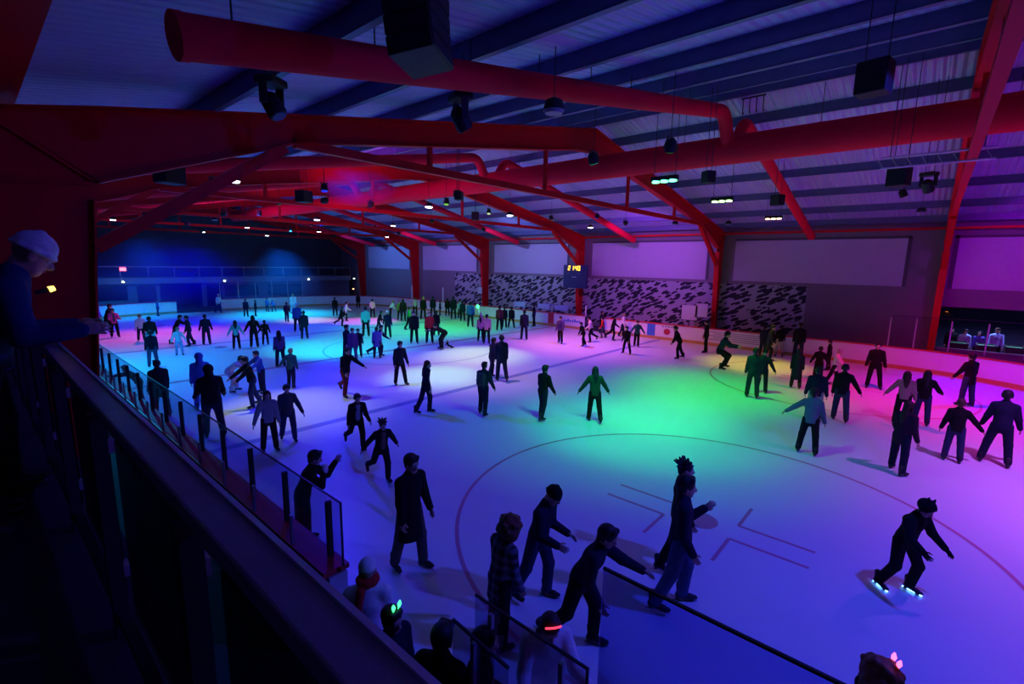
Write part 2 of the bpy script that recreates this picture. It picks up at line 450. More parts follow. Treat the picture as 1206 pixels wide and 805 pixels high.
    for s in J:
        j = J[s]; Arm += [Prim(j['sh'], j['el'], .08, .068), Prim(j['el'], j['wr'] + (j['wr'] - j['el']).normalized() * .01, .066, .05)]
    tp(Jk); tp(Arm); hz_ = hip.z - low - hemz; ft, fa = blend(Jk, .035), blend(Arm, .02)
    V, Q, mi = prim_surface(Jk + Arm, vc, fn=lambda p: smin(np.maximum(ft(p), hz_ - p[:, 2] + .1 * (p[:, 1] + cy - hip.y) * math.sin(R(ln))), fa(p), .025))
    child('jacket', np_mesh('jacket', [(V * sc, Q, mi)], ms))
    # trousers
    Tr = [Prim(hip + D * .06, hip - Vector((0, 0, .04)), .142 * fat, .148 * fat, bx, .8)]
    for s in J:
        j = J[s]; Tr += [Prim(j['h'], j['kn'], .1 * fat, .08), Prim(j['kn'], j['kn'].lerp(j['an'], .93), .08, .071)]
    V, Q, mi = prim_surface(tp(Tr), vc, .022); child('trousers', np_mesh('trousers', [(V * sc, Q, mi)], [cloth(cl['p'])]))
    if cl.get('skirt'):
        Sk = [Prim(hip + D * .1, hip - Vector((0, 0, .36)), .14, .21, bx, .85)]
        V, Q, mi = prim_surface(tp(Sk), vc, .02); child('skirt', np_mesh('skirt', [(V * sc, Q, mi)], [cloth(cl['skirt'])]))
    # skates
    for s in J:
        j = J[s]; lift = j['an'].z - .1 - low
        pit = R(j['shin']) if lift > .05 or pose == 'sit' else 0.
        Mk = Matrix.Translation(T(j['an']) * sc) @ Euler((pit, 0, R(-s * p.get('toe', 10)))).to_matrix().to_4x4() @ Matrix.Scale(sc, 4)
        child('boot' if off_ice else 'ice_skate', skate_mesh(cl.get('glow'), off_ice), Mk)
    # head wear
    ks = 1.12 if cl.get('kid') else 1.
    Mh = Matrix.Translation(T(hc) * sc) @ HM.to_3x3().to_4x4() @ Matrix.Scale(sc, 4)
    if cl.get('h'):
        k, c = cl['h'].split(':'); child('hair', hair_mesh(k, c, lod), Mh)
    if cl.get('hat'):
        k, c = cl['hat'].split(':'); child({'hood': 'hood', 'helmet': 'helmet', 'cap': 'cap'}.get(k, 'beanie'), hat_mesh(k, c, lod), Mh)
    if cl.get('glasses'):
        g = MB()
        for s in (-1, 1):
            g.tube([(s * .033 + .02 * math.cos(a), .098, .004 + .016 * math.sin(a)) for a in np.linspace(0, 6.28, 13)], .003, 6)
            g.beam((s * .052, .096, .008), (s * .08, .0, .01), .004, .005)
        g.beam((-.013, .1, .006), (.013, .1, .006), .004, .004)
        child('glasses', g.mesh('glasses', [mat('black_frame', (.01, .01, .01), .3)]), Mh)
    if cl.get('scarf'):
        S = [Prim(nk + D * .03 + Vector((.07 * math.cos(a), .02 + .075 * math.sin(a), .02)), nk + D * .03 + Vector((.07 * math.cos(a + .8), .02 + .075 * math.sin(a + .8), .02)), .048, .048) for a in np.arange(0, 6.28, .8)]
        S.append(Prim(nk + Vector((-.05, -.1, .0)), nk + Vector((-.08, -.15, -.2)), .045, .04))
        V, Q, mi = prim_surface(tp(S), .014, .02); child('scarf', np_mesh('scarf', [(V * sc, Q, mi)], [cloth(cl['scarf'])]))
    if cl.get('pack'):
        S = [Prim(hip + D * .16 - Vector((.06, .2, 0)), hip + D * .42 - Vector((.06, .19, 0)), .09, .085), Prim(hip + D * .16 - Vector((-.06, .2, 0)), hip + D * .42 - Vector((-.06, .19, 0)), .09, .085)]
        V, Q, mi = prim_surface(tp(S), .022, .03); child('backpack', np_mesh('backpack', [(V * sc, Q, mi)], [cloth('dgrey')]))
    if cl.get('ears'):
        col = dict(green=(.05, 1., .25), pink=(1., .12, .3))[cl['ears']]
        g = MB()
        for s in (-1, 1):
            g.tube([(s * .03, .04, .12), (s * .034, .045, .16)], [.006, .006], 8)
            g.tube([(s * .034, .045, .155), (s * .038, .05, .19), (s * .042, .05, .225)], [.012, .02, .006], 10)
        child('glowing_antennae', g.mesh('glowing_antennae', [mat('glow_' + cl['ears'], col, .5, emit=col, estr=3.)], True), Mh)
    if cl.get('band'):
        g = MB(); g.tube([(.098 * math.cos(a), .0 + .05 * math.sin(a), .03 + .122 * math.sin(a)) for a in np.linspace(.75, 2.39, 15)], .009, 8)
        child('glowing_headband', g.mesh('glowing_headband', [mat('glow_red', (1, .08, .12), .5, emit=(1, .05, .1), estr=1.6)], True), Mh)
    return o, {s: (T(J[s]['wr']) * sc, J[s]['fd']) for s in J}, Mh
# ------------------------------------------------------------------ the place (metres; X across the rink, Y along it, Z up from the ice)
XN, XF, YN, YE = 2.65, 29.26, -6.7, 48.0     # near boards, far boards, near end, far end
XR = 16.2                                     # ridge
FT = [-.3, 10.26, 20.6, 30.9, 41.2, 51.5]    # portal frames
RED = mat('red_paint', (.68, .005, .013), .5, vary=.06, scale=3, spec=.2)
DUCTRED = mat('red_duct_fabric', (.85, .005, .04), .75, vary=.05, scale=2, spec=.15)
DARK = mat('dark_steel', (.03, .03, .035), .5)
BLACK = mat('black_plastic', (.012, .012, .013), .6)
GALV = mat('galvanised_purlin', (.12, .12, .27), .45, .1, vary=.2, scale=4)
WHITE = mat('white_panel', (.78, .78, .8), .4, vary=.05)
RAILRED = mat('red_top_rail', (.6, .02, .04), .4)
ALU = mat('aluminium', (.5, .5, .53), .35, .6)

# ---- ice with its painted marks
def ice_mat():
    m = mat('ice', (.8, .82, .86), .32, vary=.05, scale=.35, spec=.35)
    nt = m.node_tree; b = nt.nodes['Principled BSDF']
    tc = nt.nodes.new('ShaderNodeTexCoord'); mp = nt.nodes.new('ShaderNodeMapping'); mp.inputs['Scale'].default_value = (3, .5, 1)
    n = nt.nodes.new('ShaderNodeTexNoise'); n.inputs['Scale'].default_value = 3; n.inputs['Detail'].default_value = 6
    nt.links.new(tc.outputs['Object'], mp.inputs[0]); nt.links.new(mp.outputs[0], n.inputs['Vector'])
    nt.links.new(math_node(nt, 'MULTIPLY_ADD', n.outputs['Fac'], .25, .22), b.inputs['Roughness'])
    return m
ICE = ice_mat()
def rink_outline(off=0., n=10, r=8.2):
    r = r + off; pts = []
    for cx, cy, a0 in ((XF - 8.2, YE - 8.2, 0), (XN + 8.2, YE - 8.2, 90), (XN + 8.2, YN + 8.2, 180), (XF - 8.2, YN + 8.2, 270)):
        for k in range(n + 1):
            a = R(a0 + 90 * k / n); pts.append((cx + r * math.cos(a), cy + r * math.sin(a)))
    return pts
b = MB(); b.prism(rink_outline(.1), -.1, 0, 'z'); struct(b.build('floor', ICE))
conc = mat('rubber_matting', (.05, .05, .055), .8, vary=.3, scale=6)
b = MB(); b.box(-8, 36, -12, 60, -.3, -.02); struct(b.build('floor', conc))
RLINE = mat('red_ice_paint', (.66, .26, .36), .35, vary=.12, scale=5); BLINE = mat('blue_ice_paint', (.3, .34, .62), .35, vary=.15, scale=5)
def ring(b, c, r, w, z=.004, n=96):
    vs = []; fs = []
    for k in range(n):
        a = 2 * math.pi * k / n
        for q in (r - w / 2, r + w / 2): vs.append((c[0] + q * math.cos(a), c[1] + q * math.sin(a), z))
    for k in range(n):
        k2 = (k + 1) % n; fs.append((2 * k, 2 * k + 1, 2 * k2 + 1, 2 * k2))
    b.add(vs, fs)
b = MB(); k = 0
MX = (XN + XF) / 2
for sx in (-1, 1):
    for y in (2.76, 40.2):
        c = (MX + sx * 7.3, y); ring(b, c, 4.57, .07); b.disc(c, .31, .31, .001, .004)
        for qx in (-1, 1):
            for qy in (-1, 1):
                x0 = c[0] + qx * .28; y0 = c[1] + qy * .6
                b.box(*sorted((x0 - qx * .03, x0 + qx * .03)), *sorted((y0, y0 + qy * 1.22)), .001, .004)
                b.box(*sorted((x0, x0 + qx * .85)), *sorted((y0 - qy * .03, y0 + qy * .03)), .001, .004)
    for y in (14.4, 28.3): b.disc((MX + sx * 7.3, y), .31, .31, .001, .004)
b.box(XN + .6, XF - .6, YN + 3.35, YN + 3.4, .001, .004); b.box(XN + .6, XF - .6, YE - 3.4, YE - 3.35, .001, .004); b.box(XN, XF, 21.2, 21.5, .001, .004)
struct(b.build('trim_1', RLINE))
b = MB(); b.box(XN, XF, 12.72, 13.02, .001, .004); b.box(XN, XF, 29.6, 29.9, .001, .004); ring(b, (MX, 21.35), 4.57, .07)
struct(b.build('trim_2', BLINE))

# ---- dasher boards
AD = dict(blue=mat('ad_blue', (.05, .2, .6), .5), red=mat('ad_red', (.5, .02, .06), .5), pale=mat('ad_pale', (.75, .62, .72), .5), grey=mat('ad_grey', (.3, .3, .36), .5))
KICK = mat('yellow_kickplate', (.55, .32, .1), .5)
def path_board(name, label, pts, kick=True, panel_mat=WHITE, top=1.05):
    """boards along a list of plan points: white panels, red cap, kickplate and joints"""
    t = thing(name, label, 'rink boards', (pts[0][0], pts[0][1], 0))
    loc = [Vector((x - pts[0][0], y - pts[0][1], 0)) for x, y in pts]
    pan, cap, kk, jt = MB(), MB(), MB(), MB()
    for i in range(len(loc) - 1):
        a, c = loc[i], loc[i + 1]
        u = Vector((0, 0, 1))
        pan.beam(a + u * .5, c + u * .5, .05, 1.02); cap.beam(a + u * (top - .02), c + u * (top - .02), .16, .06); kk.beam(a + u * .1, c + u * .1, .064, .18)
        L = (c - a).length; d = (c - a).normalized()
        if L > 2:
            k = 2.4
            while k < L: jt.beam(a + d * k + u * .18, a + d * k + u * 1.0, .012, .06); k += 2.4
        else: jt.beam(a + u * .18, a + u * 1., .012, .06)
    pan.build('panel', panel_mat, t); cap.build('top_rail', RAILRED, t); kk.build('kickplate', KICK if kick else mat('blue_kickplate', (.05, .07, .2), .5), t)
    if jt.v: jt.build('joint_strip', mat('joint_strip', (.35, .3, .36), .5), t)
    return t
def arc(cx, cy, a0, a1, n=10, r=8.2): return [(cx + r * math.cos(R(a0 + (a1 - a0) * k / n)), cy + r * math.sin(R(a0 + (a1 - a0) * k / n))) for k in range(n + 1)]
far = path_board('dasher_boards', 'long white boards with red top rail below the mural', [(XF, YN + 8.2), (XF, 17.0)])
far2 = path_board('dasher_boards', 'white boards with red top rail behind the green pool of light', [(XF, 18.6), (XF, YE - 8.2)])
endl = path_board('dasher_boards', 'blue lit curved end boards beside the red column', arc(XN + 8.2, YE - 8.2, 180, 92) + [(11.6, YE)], top=1.05)
endr = path_board('dasher_boards', 'cyan lit end boards running into the far corner', [(15.0, YE)] + arc(XF - 8.2, YE - 8.2, 90, 0))
nearl = path_board('dasher_boards', 'near boards with broad red ledge below the balcony rail', [(XN, YE - 8.2), (XN, 4.98)])
nearr = path_board('dasher_boards', 'near boards under the tall glass at the bottom edge', [(XN, 1.47), (XN, YN + 5.2)])
nearg = path_board('dasher_boards', 'short near board under the low glass by the open gate', [(XN, 2.69), (XN, 1.55)])
nend = path_board('dasher_boards', 'curved boards of the near end, right of the red banner', arc(XF - 8.2, YN + 8.2, 0, -80))
b = MB(); b.box(-.25, -.03, 0, 34.8, 1.0, 1.07); b.build('red_ledge', RAILRED, nearl).location = (0, -34.82, 0)
b = MB(); b.box(-.2, .03, -.04, .06, 0, 1.0); b.build('end_post', ALU, nearl).location = (0, -34.82, 0)
# advertising on the far boards, at its place on the panel
def on_board(b, name, m, root, parent=None):
    L = root.location; b.v = [(x - L.x, y - L.y, z - L.z) for x, y, z in b.v]
    return b.build(name, m, parent or root)
def decal(root, name, y0, y1, z0, z1, m, x=XF - .026, parent=None):
    return on_board(MB().box(x - .004, x, y0, y1, z0, z1), name, m, root, parent)
def blob(root, parent, y, z, ry, rz_, m=AD['pale'], x=XF - .031):
    n = 20; b = MB(); b.prism([(y + ry * math.cos(2 * math.pi * k / n), z + rz_ * math.sin(2 * math.pi * k / n)) for k in range(n)], x - .003, x, 'x')
    return on_board(b, 'emblem', m, root, parent)
ban = decal(far, 'banner', -1.42, .72, .2, .99, AD['red']); ban['label'] = 'red banner with pale round emblems'
for y, z, ry, rz_ in ((.42, .6, .15, .12), (.12, .78, .16, .13), (-1.0, .66, .19, .15)):
    blob(far, ban, y, z, ry, rz_)
    for dz in (-.035, .035): decal(far, 'lettering', y - ry * .55, y + ry * .55, z + dz - .012, z + dz + .012, AD['red'], XF - .035, ban)
b = MB()
for k in range(7): b.box(XF - .036, XF - .03, -.4 + .05 * k, -.36 + .05 * k, .66 + .08 * math.sin(k / 6 * 3.14), .7 + .08 * math.sin(k / 6 * 3.14))
b.box(XF - .036, XF - .03, -.6, -.1, .5, .52); on_board(b, 'lettering', AD['pale'], far, ban)
blob(far, ban, -.9, .46, .26, .02)
b = MB()                                              # blurred blue wording, one letter block after another
for k in range(9): b.box(XF - .034, XF - .026, 20.7 - .2 * k - .14, 20.7 - .2 * k, .48, .62 + .08 * ((k * 5) % 3 == 0))
on_board(b, 'lettering', AD['blue'], far2)
decal(far, 'banner', 13.2, 13.75, .2, .96, AD['blue']); decal(far2, 'banner', 21.35, 21.9, .2, .98, AD['red'])
blob(far, None, 12.4, .55, .22, .2, AD['red'])
b = MB()
for k in range(5): b.box(XF - .032, XF - .026, 6.2, 9.9 - .4 * (k % 2), .38 + .11 * k, .42 + .11 * k)
on_board(b, 'lettering', AD['grey'], far)
b = MB()
for k in range(6): b.box(XF - .032, XF - .026, 12.75 - .2 * k - .12, 12.75 - .2 * k, .82, .93)
on_board(b, 'lettering', AD['grey'], far)

# ---- glass above the boards
GLASS = glass_mat('shield_glass', (.86, .88, .95), .07); TINT = glass_mat('tall_glass', (.62, .64, .86), .1); EDGE = mat('glass_edge', (.015, .015, .03), .4)
def glass_run(label, x, ys, h, post=ALU, g=GLASS, posts=True, edge=True, z0=1.05):
    t = thing('glass_shield', label, 'rink glass', (x, ys[0], z0))
    for i in range(len(ys) - 1):
        y0, y1 = sorted((ys[i] - ys[0], ys[i + 1] - ys[0]))
        b = MB(); b.box(-.006, .006, y0 + .03, y1 - .03, 0, h); b.build('pane', g, t)
        if edge:
            b = MB(); b.box(-.01, .01, y0 + .03, y1 - .03, h, h + .018); b.build('pane_edge', EDGE, t)
    if posts:
        for y in ys:
            b = MB(); b.box(-.03, .03, y - ys[0] - .025, y - ys[0] + .025, 0, h * .93); b.build('post', post, t)
    return t
g1 = thing('glass_shield', 'low glass with dark posts on the red ledge of the near boards', 'rink glass', (XN, 4.98, 1.05))
for k in range(28):
    y0, y1 = (0 if k == 0 else .3 + 1.22 * (k - 1)) + .01, .3 + 1.22 * k - .01
    b = MB(); b.box(-.006, .006, y0, y1, 0, .82); b.build('pane', GLASS, g1)
    b = MB(); b.box(-.01, .01, y0, y1, .82, .836); b.build('pane_edge', EDGE, g1)
    b = MB(); b.box(-.035, .03, .275 + 1.22 * k, .325 + 1.22 * k, 0, .74); b.build('post', DARK, g1)
    b = MB(); b.box(-.235, -.2, .86 + 1.22 * k, .9 + 1.22 * k, .01, .42); b.build('support_post', ALU, g1)
b = MB(); b.box(-.01, .01, -.012, .008, 0, .836); b.build('pane_edge', EDGE, g1)
glass_run('tall blue tinted glass with a dark top edge at the bottom of the scene', XN, [1.48, -1.0, -3.4], 1.63, g=TINT, posts=False)
tg = thing('glass_shield', 'low glass pane of the gate below the reaching man', 'rink glass', (XN, 2.69, 1.05))
b = MB(); b.box(-.006, .006, -1.14, 0, 0, .79); b.build('pane', GLASS, tg); b = MB(); b.box(-.01, .01, -1.15, 0, .79, .806); b.box(-.01, .01, -1.162, -1.146, 0, .806); b.build('pane_edge', EDGE, tg)
for y in (-.22, -.95): b = MB(); b.box(-.05, -.01, y - .02, y + .02, 0, .74); b.build('post', ALU, tg)
tg = thing('gate_door', 'open gate pane standing by the dark haired spectators', 'gate', (2.30, 1.99, 0), R(-4.4))
b = MB(); b.box(-.006, .006, 0, .66, 1.05, 1.8); b.build('pane', GLASS, tg)
b = MB(); b.box(-.01, .01, 0, .66, 1.8, 1.82); b.build('pane_edge', EDGE, tg)
b = MB(); b.box(-.03, .0, .36, .4, 1.05, 1.78); b.box(-.02, .02, -.02, .02, 0, 1.05); b.build('post', ALU, tg)
b = MB(); b.box(-.025, .025, 0, .66, .1, 1.05); b.build('panel', WHITE, tg)
glass_run('clear glass with pale posts in front of the lit side room', XF, [1.3, .35, -.88, -2.08, -3.3, -4.4], 1.5, post=ALU, g=glass_mat('thin_glass', (.9, .9, .95), .04), edge=True)
for y, h, lab in ((18.55, .75, 'slim white post on the far boards beside the gap under the mural'), (34.2, 1.3, 'slim white post at the far corner, nearer the mural'), (38.9, 1.3, 'slim white post at the far corner, nearer the end boards')):
    t = thing('post', lab, 'post', (XF, y, 1.05)); b = MB(); b.tube([(0, 0, 0), (0, 0, h)], .045, 10); b.build('shaft', WHITE, t); b = MB(); b.box(-.07, .07, -.07, .07, 0, .05); b.build('base_plate', ALU, t)
t = thing('glass_shield', 'tall glass with thin posts on the end boards before the far balcony', 'rink glass', (15.0, YE, 1.05))
for k in range(5):
    b = MB(); b.box(k * 1.5 + .03, k * 1.5 + 1.47, -.006, .006, 0, 1.5); b.build('pane', GLASS, t)
for k in range(6): b = MB(); b.box(k * 1.5 - .025, k * 1.5 + .025, -.03, .03, 0, 1.5); b.build('post', ALU, t)

# ---- walls
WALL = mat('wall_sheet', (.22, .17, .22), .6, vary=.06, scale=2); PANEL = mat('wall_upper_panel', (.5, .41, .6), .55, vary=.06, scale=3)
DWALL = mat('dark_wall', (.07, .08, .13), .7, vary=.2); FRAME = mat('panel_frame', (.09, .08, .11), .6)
XW = 31.95
def mural_mat():
    m = mat('mural_paint', (.5, .48, .54), .6, vary=0)
    nt = m.node_tree; b = nt.nodes['Principled BSDF']; tc = nt.nodes.new('ShaderNodeTexCoord'); mp = nt.nodes.new('ShaderNodeMapping')
    mr = nt.nodes.new('ShaderNodeMapping'); mr.inputs['Rotation'].default_value = (R(25), 0, 0); mp.inputs['Scale'].default_value = (1, 1.5, 4.3)
    v = nt.nodes.new('ShaderNodeTexVoronoi'); v.inputs['Scale'].default_value = 1.15; v.inputs['Randomness'].default_value = .85
    nz = nt.nodes.new('ShaderNodeTexNoise'); nz.inputs['Scale'].default_value = 3.2; nz.inputs['Detail'].default_value = 2
    nt.links.new(tc.outputs['Object'], mr.inputs[0]); nt.links.new(mr.outputs[0], mp.inputs[0]); nt.links.new(tc.outputs['Object'], nz.inputs['Vector'])
    nt.links.new(mp.outputs[0], v.inputs['Vector'])
    d = math_node(nt, 'ADD', v.outputs['Distance'], math_node(nt, 'MULTIPLY', math_node(nt, 'SUBTRACT', nz.outputs['Fac'], .5), .5))
    t = math_node(nt, 'LESS_THAN', d, .485)
    mx = nt.nodes.new('ShaderNodeMix'); mx.data_type = 'RGBA'; mx.inputs[6].default_value = (.38, .36, .42, 1); mx.inputs[7].default_value = (.012, .012, .03, 1)
    nt.links.new(t, mx.inputs[0]); nt.links.new(mx.outputs[2], b.inputs['Base Color'])
    return m
b = MB()
b.box(XW, XW + .2, -.25, 58, 0, 7.4); b.box(XW, XW + .2, -12, -.25, 2.95, 7.4); b.box(XW, XW + .2, -12, -.25, 0, .9)
struct(b.build('wall_right', WALL))
mural = struct(MB().box(XW - .03, XW, 5.4, 35.5, .3, 3.66).build('trim_3', mural_mat()))
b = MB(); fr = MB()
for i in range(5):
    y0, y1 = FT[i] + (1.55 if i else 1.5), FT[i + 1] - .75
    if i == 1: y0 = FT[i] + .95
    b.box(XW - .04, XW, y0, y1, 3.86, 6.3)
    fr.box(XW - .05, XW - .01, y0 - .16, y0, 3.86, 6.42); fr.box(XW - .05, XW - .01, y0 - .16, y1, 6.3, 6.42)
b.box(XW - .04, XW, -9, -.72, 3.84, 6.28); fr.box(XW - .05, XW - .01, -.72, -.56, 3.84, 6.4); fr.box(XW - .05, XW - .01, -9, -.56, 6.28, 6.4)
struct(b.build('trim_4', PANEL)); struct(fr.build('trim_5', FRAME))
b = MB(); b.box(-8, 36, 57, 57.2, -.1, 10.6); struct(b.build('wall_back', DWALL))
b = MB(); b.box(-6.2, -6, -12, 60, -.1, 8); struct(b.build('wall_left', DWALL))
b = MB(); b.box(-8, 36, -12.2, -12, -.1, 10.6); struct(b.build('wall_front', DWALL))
# ---- roof
def deck_mat():
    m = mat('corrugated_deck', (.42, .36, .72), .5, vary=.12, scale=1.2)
    nt = m.node_tree; b = nt.nodes['Principled BSDF']; tc = nt.nodes.new('ShaderNodeTexCoord'); w = nt.nodes.new('ShaderNodeTexWave')
    w.wave_type = 'BANDS'; w.bands_direction = 'Y'; w.inputs['Scale'].default_value = 1.6; w.inputs['Distortion'].default_value = 0
    nt.links.new(tc.outputs['Object'], w.inputs['Vector'])
    bp = nt.nodes.new('ShaderNodeBump'); bp.inputs['Strength'].default_value = .9; bp.inputs['Distance'].default_value = .05
    nt.links.new(w.outputs['Fac'], bp.inputs['Height']); nt.links.new(bp.outputs[0], b.inputs['Normal'])
    return m
DECK = deck_mat()
zr = lambda x, off=0.: 6.72 + .19 * (x if x <= XR else 2 * XR - x) + off     # underside line of the purlins
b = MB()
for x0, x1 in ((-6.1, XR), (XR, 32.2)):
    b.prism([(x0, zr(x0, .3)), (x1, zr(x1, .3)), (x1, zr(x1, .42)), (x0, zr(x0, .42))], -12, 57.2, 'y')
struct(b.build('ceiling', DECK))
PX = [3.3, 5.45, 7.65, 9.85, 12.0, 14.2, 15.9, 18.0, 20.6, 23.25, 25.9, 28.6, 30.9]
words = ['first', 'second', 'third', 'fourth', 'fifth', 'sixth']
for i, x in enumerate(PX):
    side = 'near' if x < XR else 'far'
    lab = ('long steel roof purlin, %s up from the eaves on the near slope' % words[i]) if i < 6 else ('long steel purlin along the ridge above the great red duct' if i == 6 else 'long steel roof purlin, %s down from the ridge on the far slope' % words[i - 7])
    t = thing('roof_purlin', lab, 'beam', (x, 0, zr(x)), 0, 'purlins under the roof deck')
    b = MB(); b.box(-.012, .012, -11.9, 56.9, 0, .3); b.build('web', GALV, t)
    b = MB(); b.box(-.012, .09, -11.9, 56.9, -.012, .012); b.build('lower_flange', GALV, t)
b = MB(); b.box(.5, .8, -12, 57, 6.98, 7.1); tag(b.build('eaves_beam', RED), 'red eaves beam running overhead along the balcony side', 'beam')
b = MB(); b.box(31.4, 31.55, -12, 57, 6.66, 6.78); tag(b.build('eaves_beam', RED), 'thin red eaves beam above the pale wall panels', 'beam')

# ---- portal frames
def plate(b, poly, y0, y1): b.prism(poly, y0, y1, 'y')
def make_frame(label, y, near_column=True):
    t = thing('portal_frame', label, 'steel frame', (XR, y, 0), 0, 'red portal frames')
    for s in (-1, 1):
        X = lambda d: s * (XR - d)                      # d: distance in from the near eaves line, mirrored for s = 1
        # column: tapered web with two flanges
        col = [(X(.42), 0), (X(1.05), 0), (X(1.5), 5.6), (X(1.62), 5.88), (X(.42), 6.75)]
        b = MB(); plate(b, col, -.012, .012)
        b.beam((X(1.05), 0, 0), (X(1.5), 0, 5.6), .28, .03); b.beam((X(.43), 0, 0), (X(.43), 0, 6.7), .28, .03)
        if s > 0 or near_column: b.build('column', RED, t)
        b = MB()
        b.beam((X(.45), 0, 5.75), (X(1.55), 0, 5.85), .2, .02); b.beam((X(.5), 0, 6.6), (X(1.5), 0, 5.9), .2, .02)
        if s > 0 or near_column: b.build('stiffener', RED, t)
        top = [(.42, 6.75), (1.69, 7.02), (4.9, 7.63), (13.5, 9.21), (XR + .001, 9.72)]
        bot = [(XR + .001, 8.88), (15.0, 8.78), (13.5, 8.5), (4.9, 7.1), (1.58, 5.88)]
        b = MB(); plate(b, [(X(d), z) for d, z in top + bot], -.012, .012)
        for L in (top, bot):
            for (a, z), (c, w) in zip(L, L[1:]): b.beam((X(a), 0, z), (X(c), 0, w), .28, .03)
        b.build('rafter', RED, t)
        for d in (3.2, 4.9, 6.6, 8.36, 10.2, 11.9, 13.5, 15.0):
            zt = np.interp(d, [q[0] for q in top], [q[1] for q in top]); zb = np.interp(d, [q[0] for q in bot[::-1]], [q[1] for q in bot[::-1]])
            b = MB(); b.beam((X(d), 0, zb + .02), (X(d), 0, zt - .02), .2, .02); b.build('stiffener', RED, t)
        b = MB(); b.beam((X(1.46), 0, 4.86), (X(4.6), 0, 6.95), .2, .2)
        if s > 0 or near_column: b.build('knee_brace', RED, t)
        for d in (8.36, 13.31):
            zb = np.interp(d, [q[0] for q in bot[::-1]], [q[1] for q in bot[::-1]])
            b = MB(); b.beam((X(d), 0, 7.1), (X(d), 0, zb), .11, .11); b.build('hanger', RED, t)
    b = MB(); b.beam((-11.4, 0, 7.08), (11.4, 0, 7.08), .16, .18); b.build('tie_beam', RED, t)
    return t
fl = ['red portal frame crossing overhead at the far right, seen edge on', 'red portal frame nearest in view, column beside the balcony rail', 'red portal frame behind the scoreboard, second across the rink',
      'red portal frame third across the rink, past the scoreboard', 'red portal frame fourth across the rink by the far corner', 'dim red portal frame before the far balcony wall']
for y, l in zip(FT, fl): make_frame(l, y, y > 0)

# ---- air ducts
dm = thing('air_duct', 'great round red duct running the length of the roof ridge', 'duct', (16.0, -6, 8.26))
b = MB(); b.tube([(0, 0, 0), (0, 52, 0)], .42, 32); b.build('duct_tube', DUCTRED, dm, True)
for k in range(14): b = MB(); b.tube([(0, 1.2 + 3.8 * k, 0), (0, 1.28 + 3.8 * k, 0)], .428, 32); b.build('duct_band', DUCTRED, dm, True)
for k in range(14): b = MB(); b.tube([(0, 1.24 + 3.8 * k, .42), (0, 1.24 + 3.8 * k, 1.45)], .008, 6); b.build('hanger_wire', DARK, dm)
ow = ['nearest', 'second', 'third', 'fourth', 'fifth']
def branch(label, pts, r, y):
    t = thing('branch_duct', label, 'duct', (0, y, 0), 0, 'red branch ducts')
    P = [Vector(p) for p in pts]; fine = [P[0]]
    for i in range(1, len(P) - 1):                      # round the bends
        a, c, e = P[i - 1], P[i], P[i + 1]; u = (a - c).normalized() * .38; w = (e - c).normalized() * .38
        for k in range(7):
            q = k / 6; fine.append((c + u).lerp(c, q).lerp(c.lerp(c + w, q), q))
    fine.append(P[-1])
    b = MB(); b.tube(fine, r, 22); b.build('duct_tube', DUCTRED, t, True)
    b = MB(); n = (P[1] - P[0]).normalized(); b.tube([P[0] - n * .02, P[0] + n * .06], r * 1.04, 22); b.build('end_cap', DUCTRED, t, True)
    for k in range(9):
        q = P[0].lerp(P[1], (k + .3) / 9); b = MB(); b.tube([q + Vector((0, 0, r * .9)), q + Vector((0, 0, r + .28))], .009, 6); b.build('hanger_wire', DARK, t)
    return t
for k in range(5):
    y = 5.2 + 10.3 * k
    branch('red branch duct %s along the ridge, sloping over the near half' % ow[k], [(1.45, 0, 6.62), (15.25, 0, 9.2), (15.75, 0, 8.45)], .19, y)
    branch('red branch duct %s along the ridge, sloping down the far half' % ow[k], [(29.9, 0, 6.38), (17.0, 0, 9.3), (16.4, 0, 8.5)], .19, y - .05)

# ---- balcony: floor, handrail, posts, glass
b = MB(); b.box(-6, .45, -12, 57, 2.85, 3.1); struct(b.build('floor', mat('balcony_floor', (.03, .03, .035), .8, vary=.3)))
rail = thing('handrail', 'broad dark handrail running along the balcony edge', 'railing', (.36, 0, 3.1))
RAILM = mat('handrail_timber', (.3, .26, .34), .35, vary=.3, scale=8)
b = MB(); b.box(-.08, .0, -6, 40, 1.0, 1.05); b.build('rail_board', RAILM, rail, bevel=.006)
b = MB(); b.box(-.004, .008, -6, 40, 1.02, 1.058); b.build('rail_edge_strip', mat('polished_strip', (.9, .9, .95), .3), rail)
b = MB(); b.box(-.09, -.05, -6, 40, .08, .12); b.build('bottom_rail', DARK, rail)
bg = glass_mat('balcony_glass', (.3, .31, .36), .04)
for k in range(-2, 14):
    y = 1.28 + 1.2 * k
    b = MB(); b.box(-.1, -.05, y - .03, y + .03, 0, 1.0); b.build('baluster', DARK, rail)
    b = MB(); b.box(-.04, -.03, y + .1, y + 1.1, .12, .9); b.build('infill_pane', bg, rail)
    for z in (.22, .8): b = MB(); b.box(-.06, -.015, y + .06, y + .13, z, z + .05); b.build('clamp', ALU, rail)

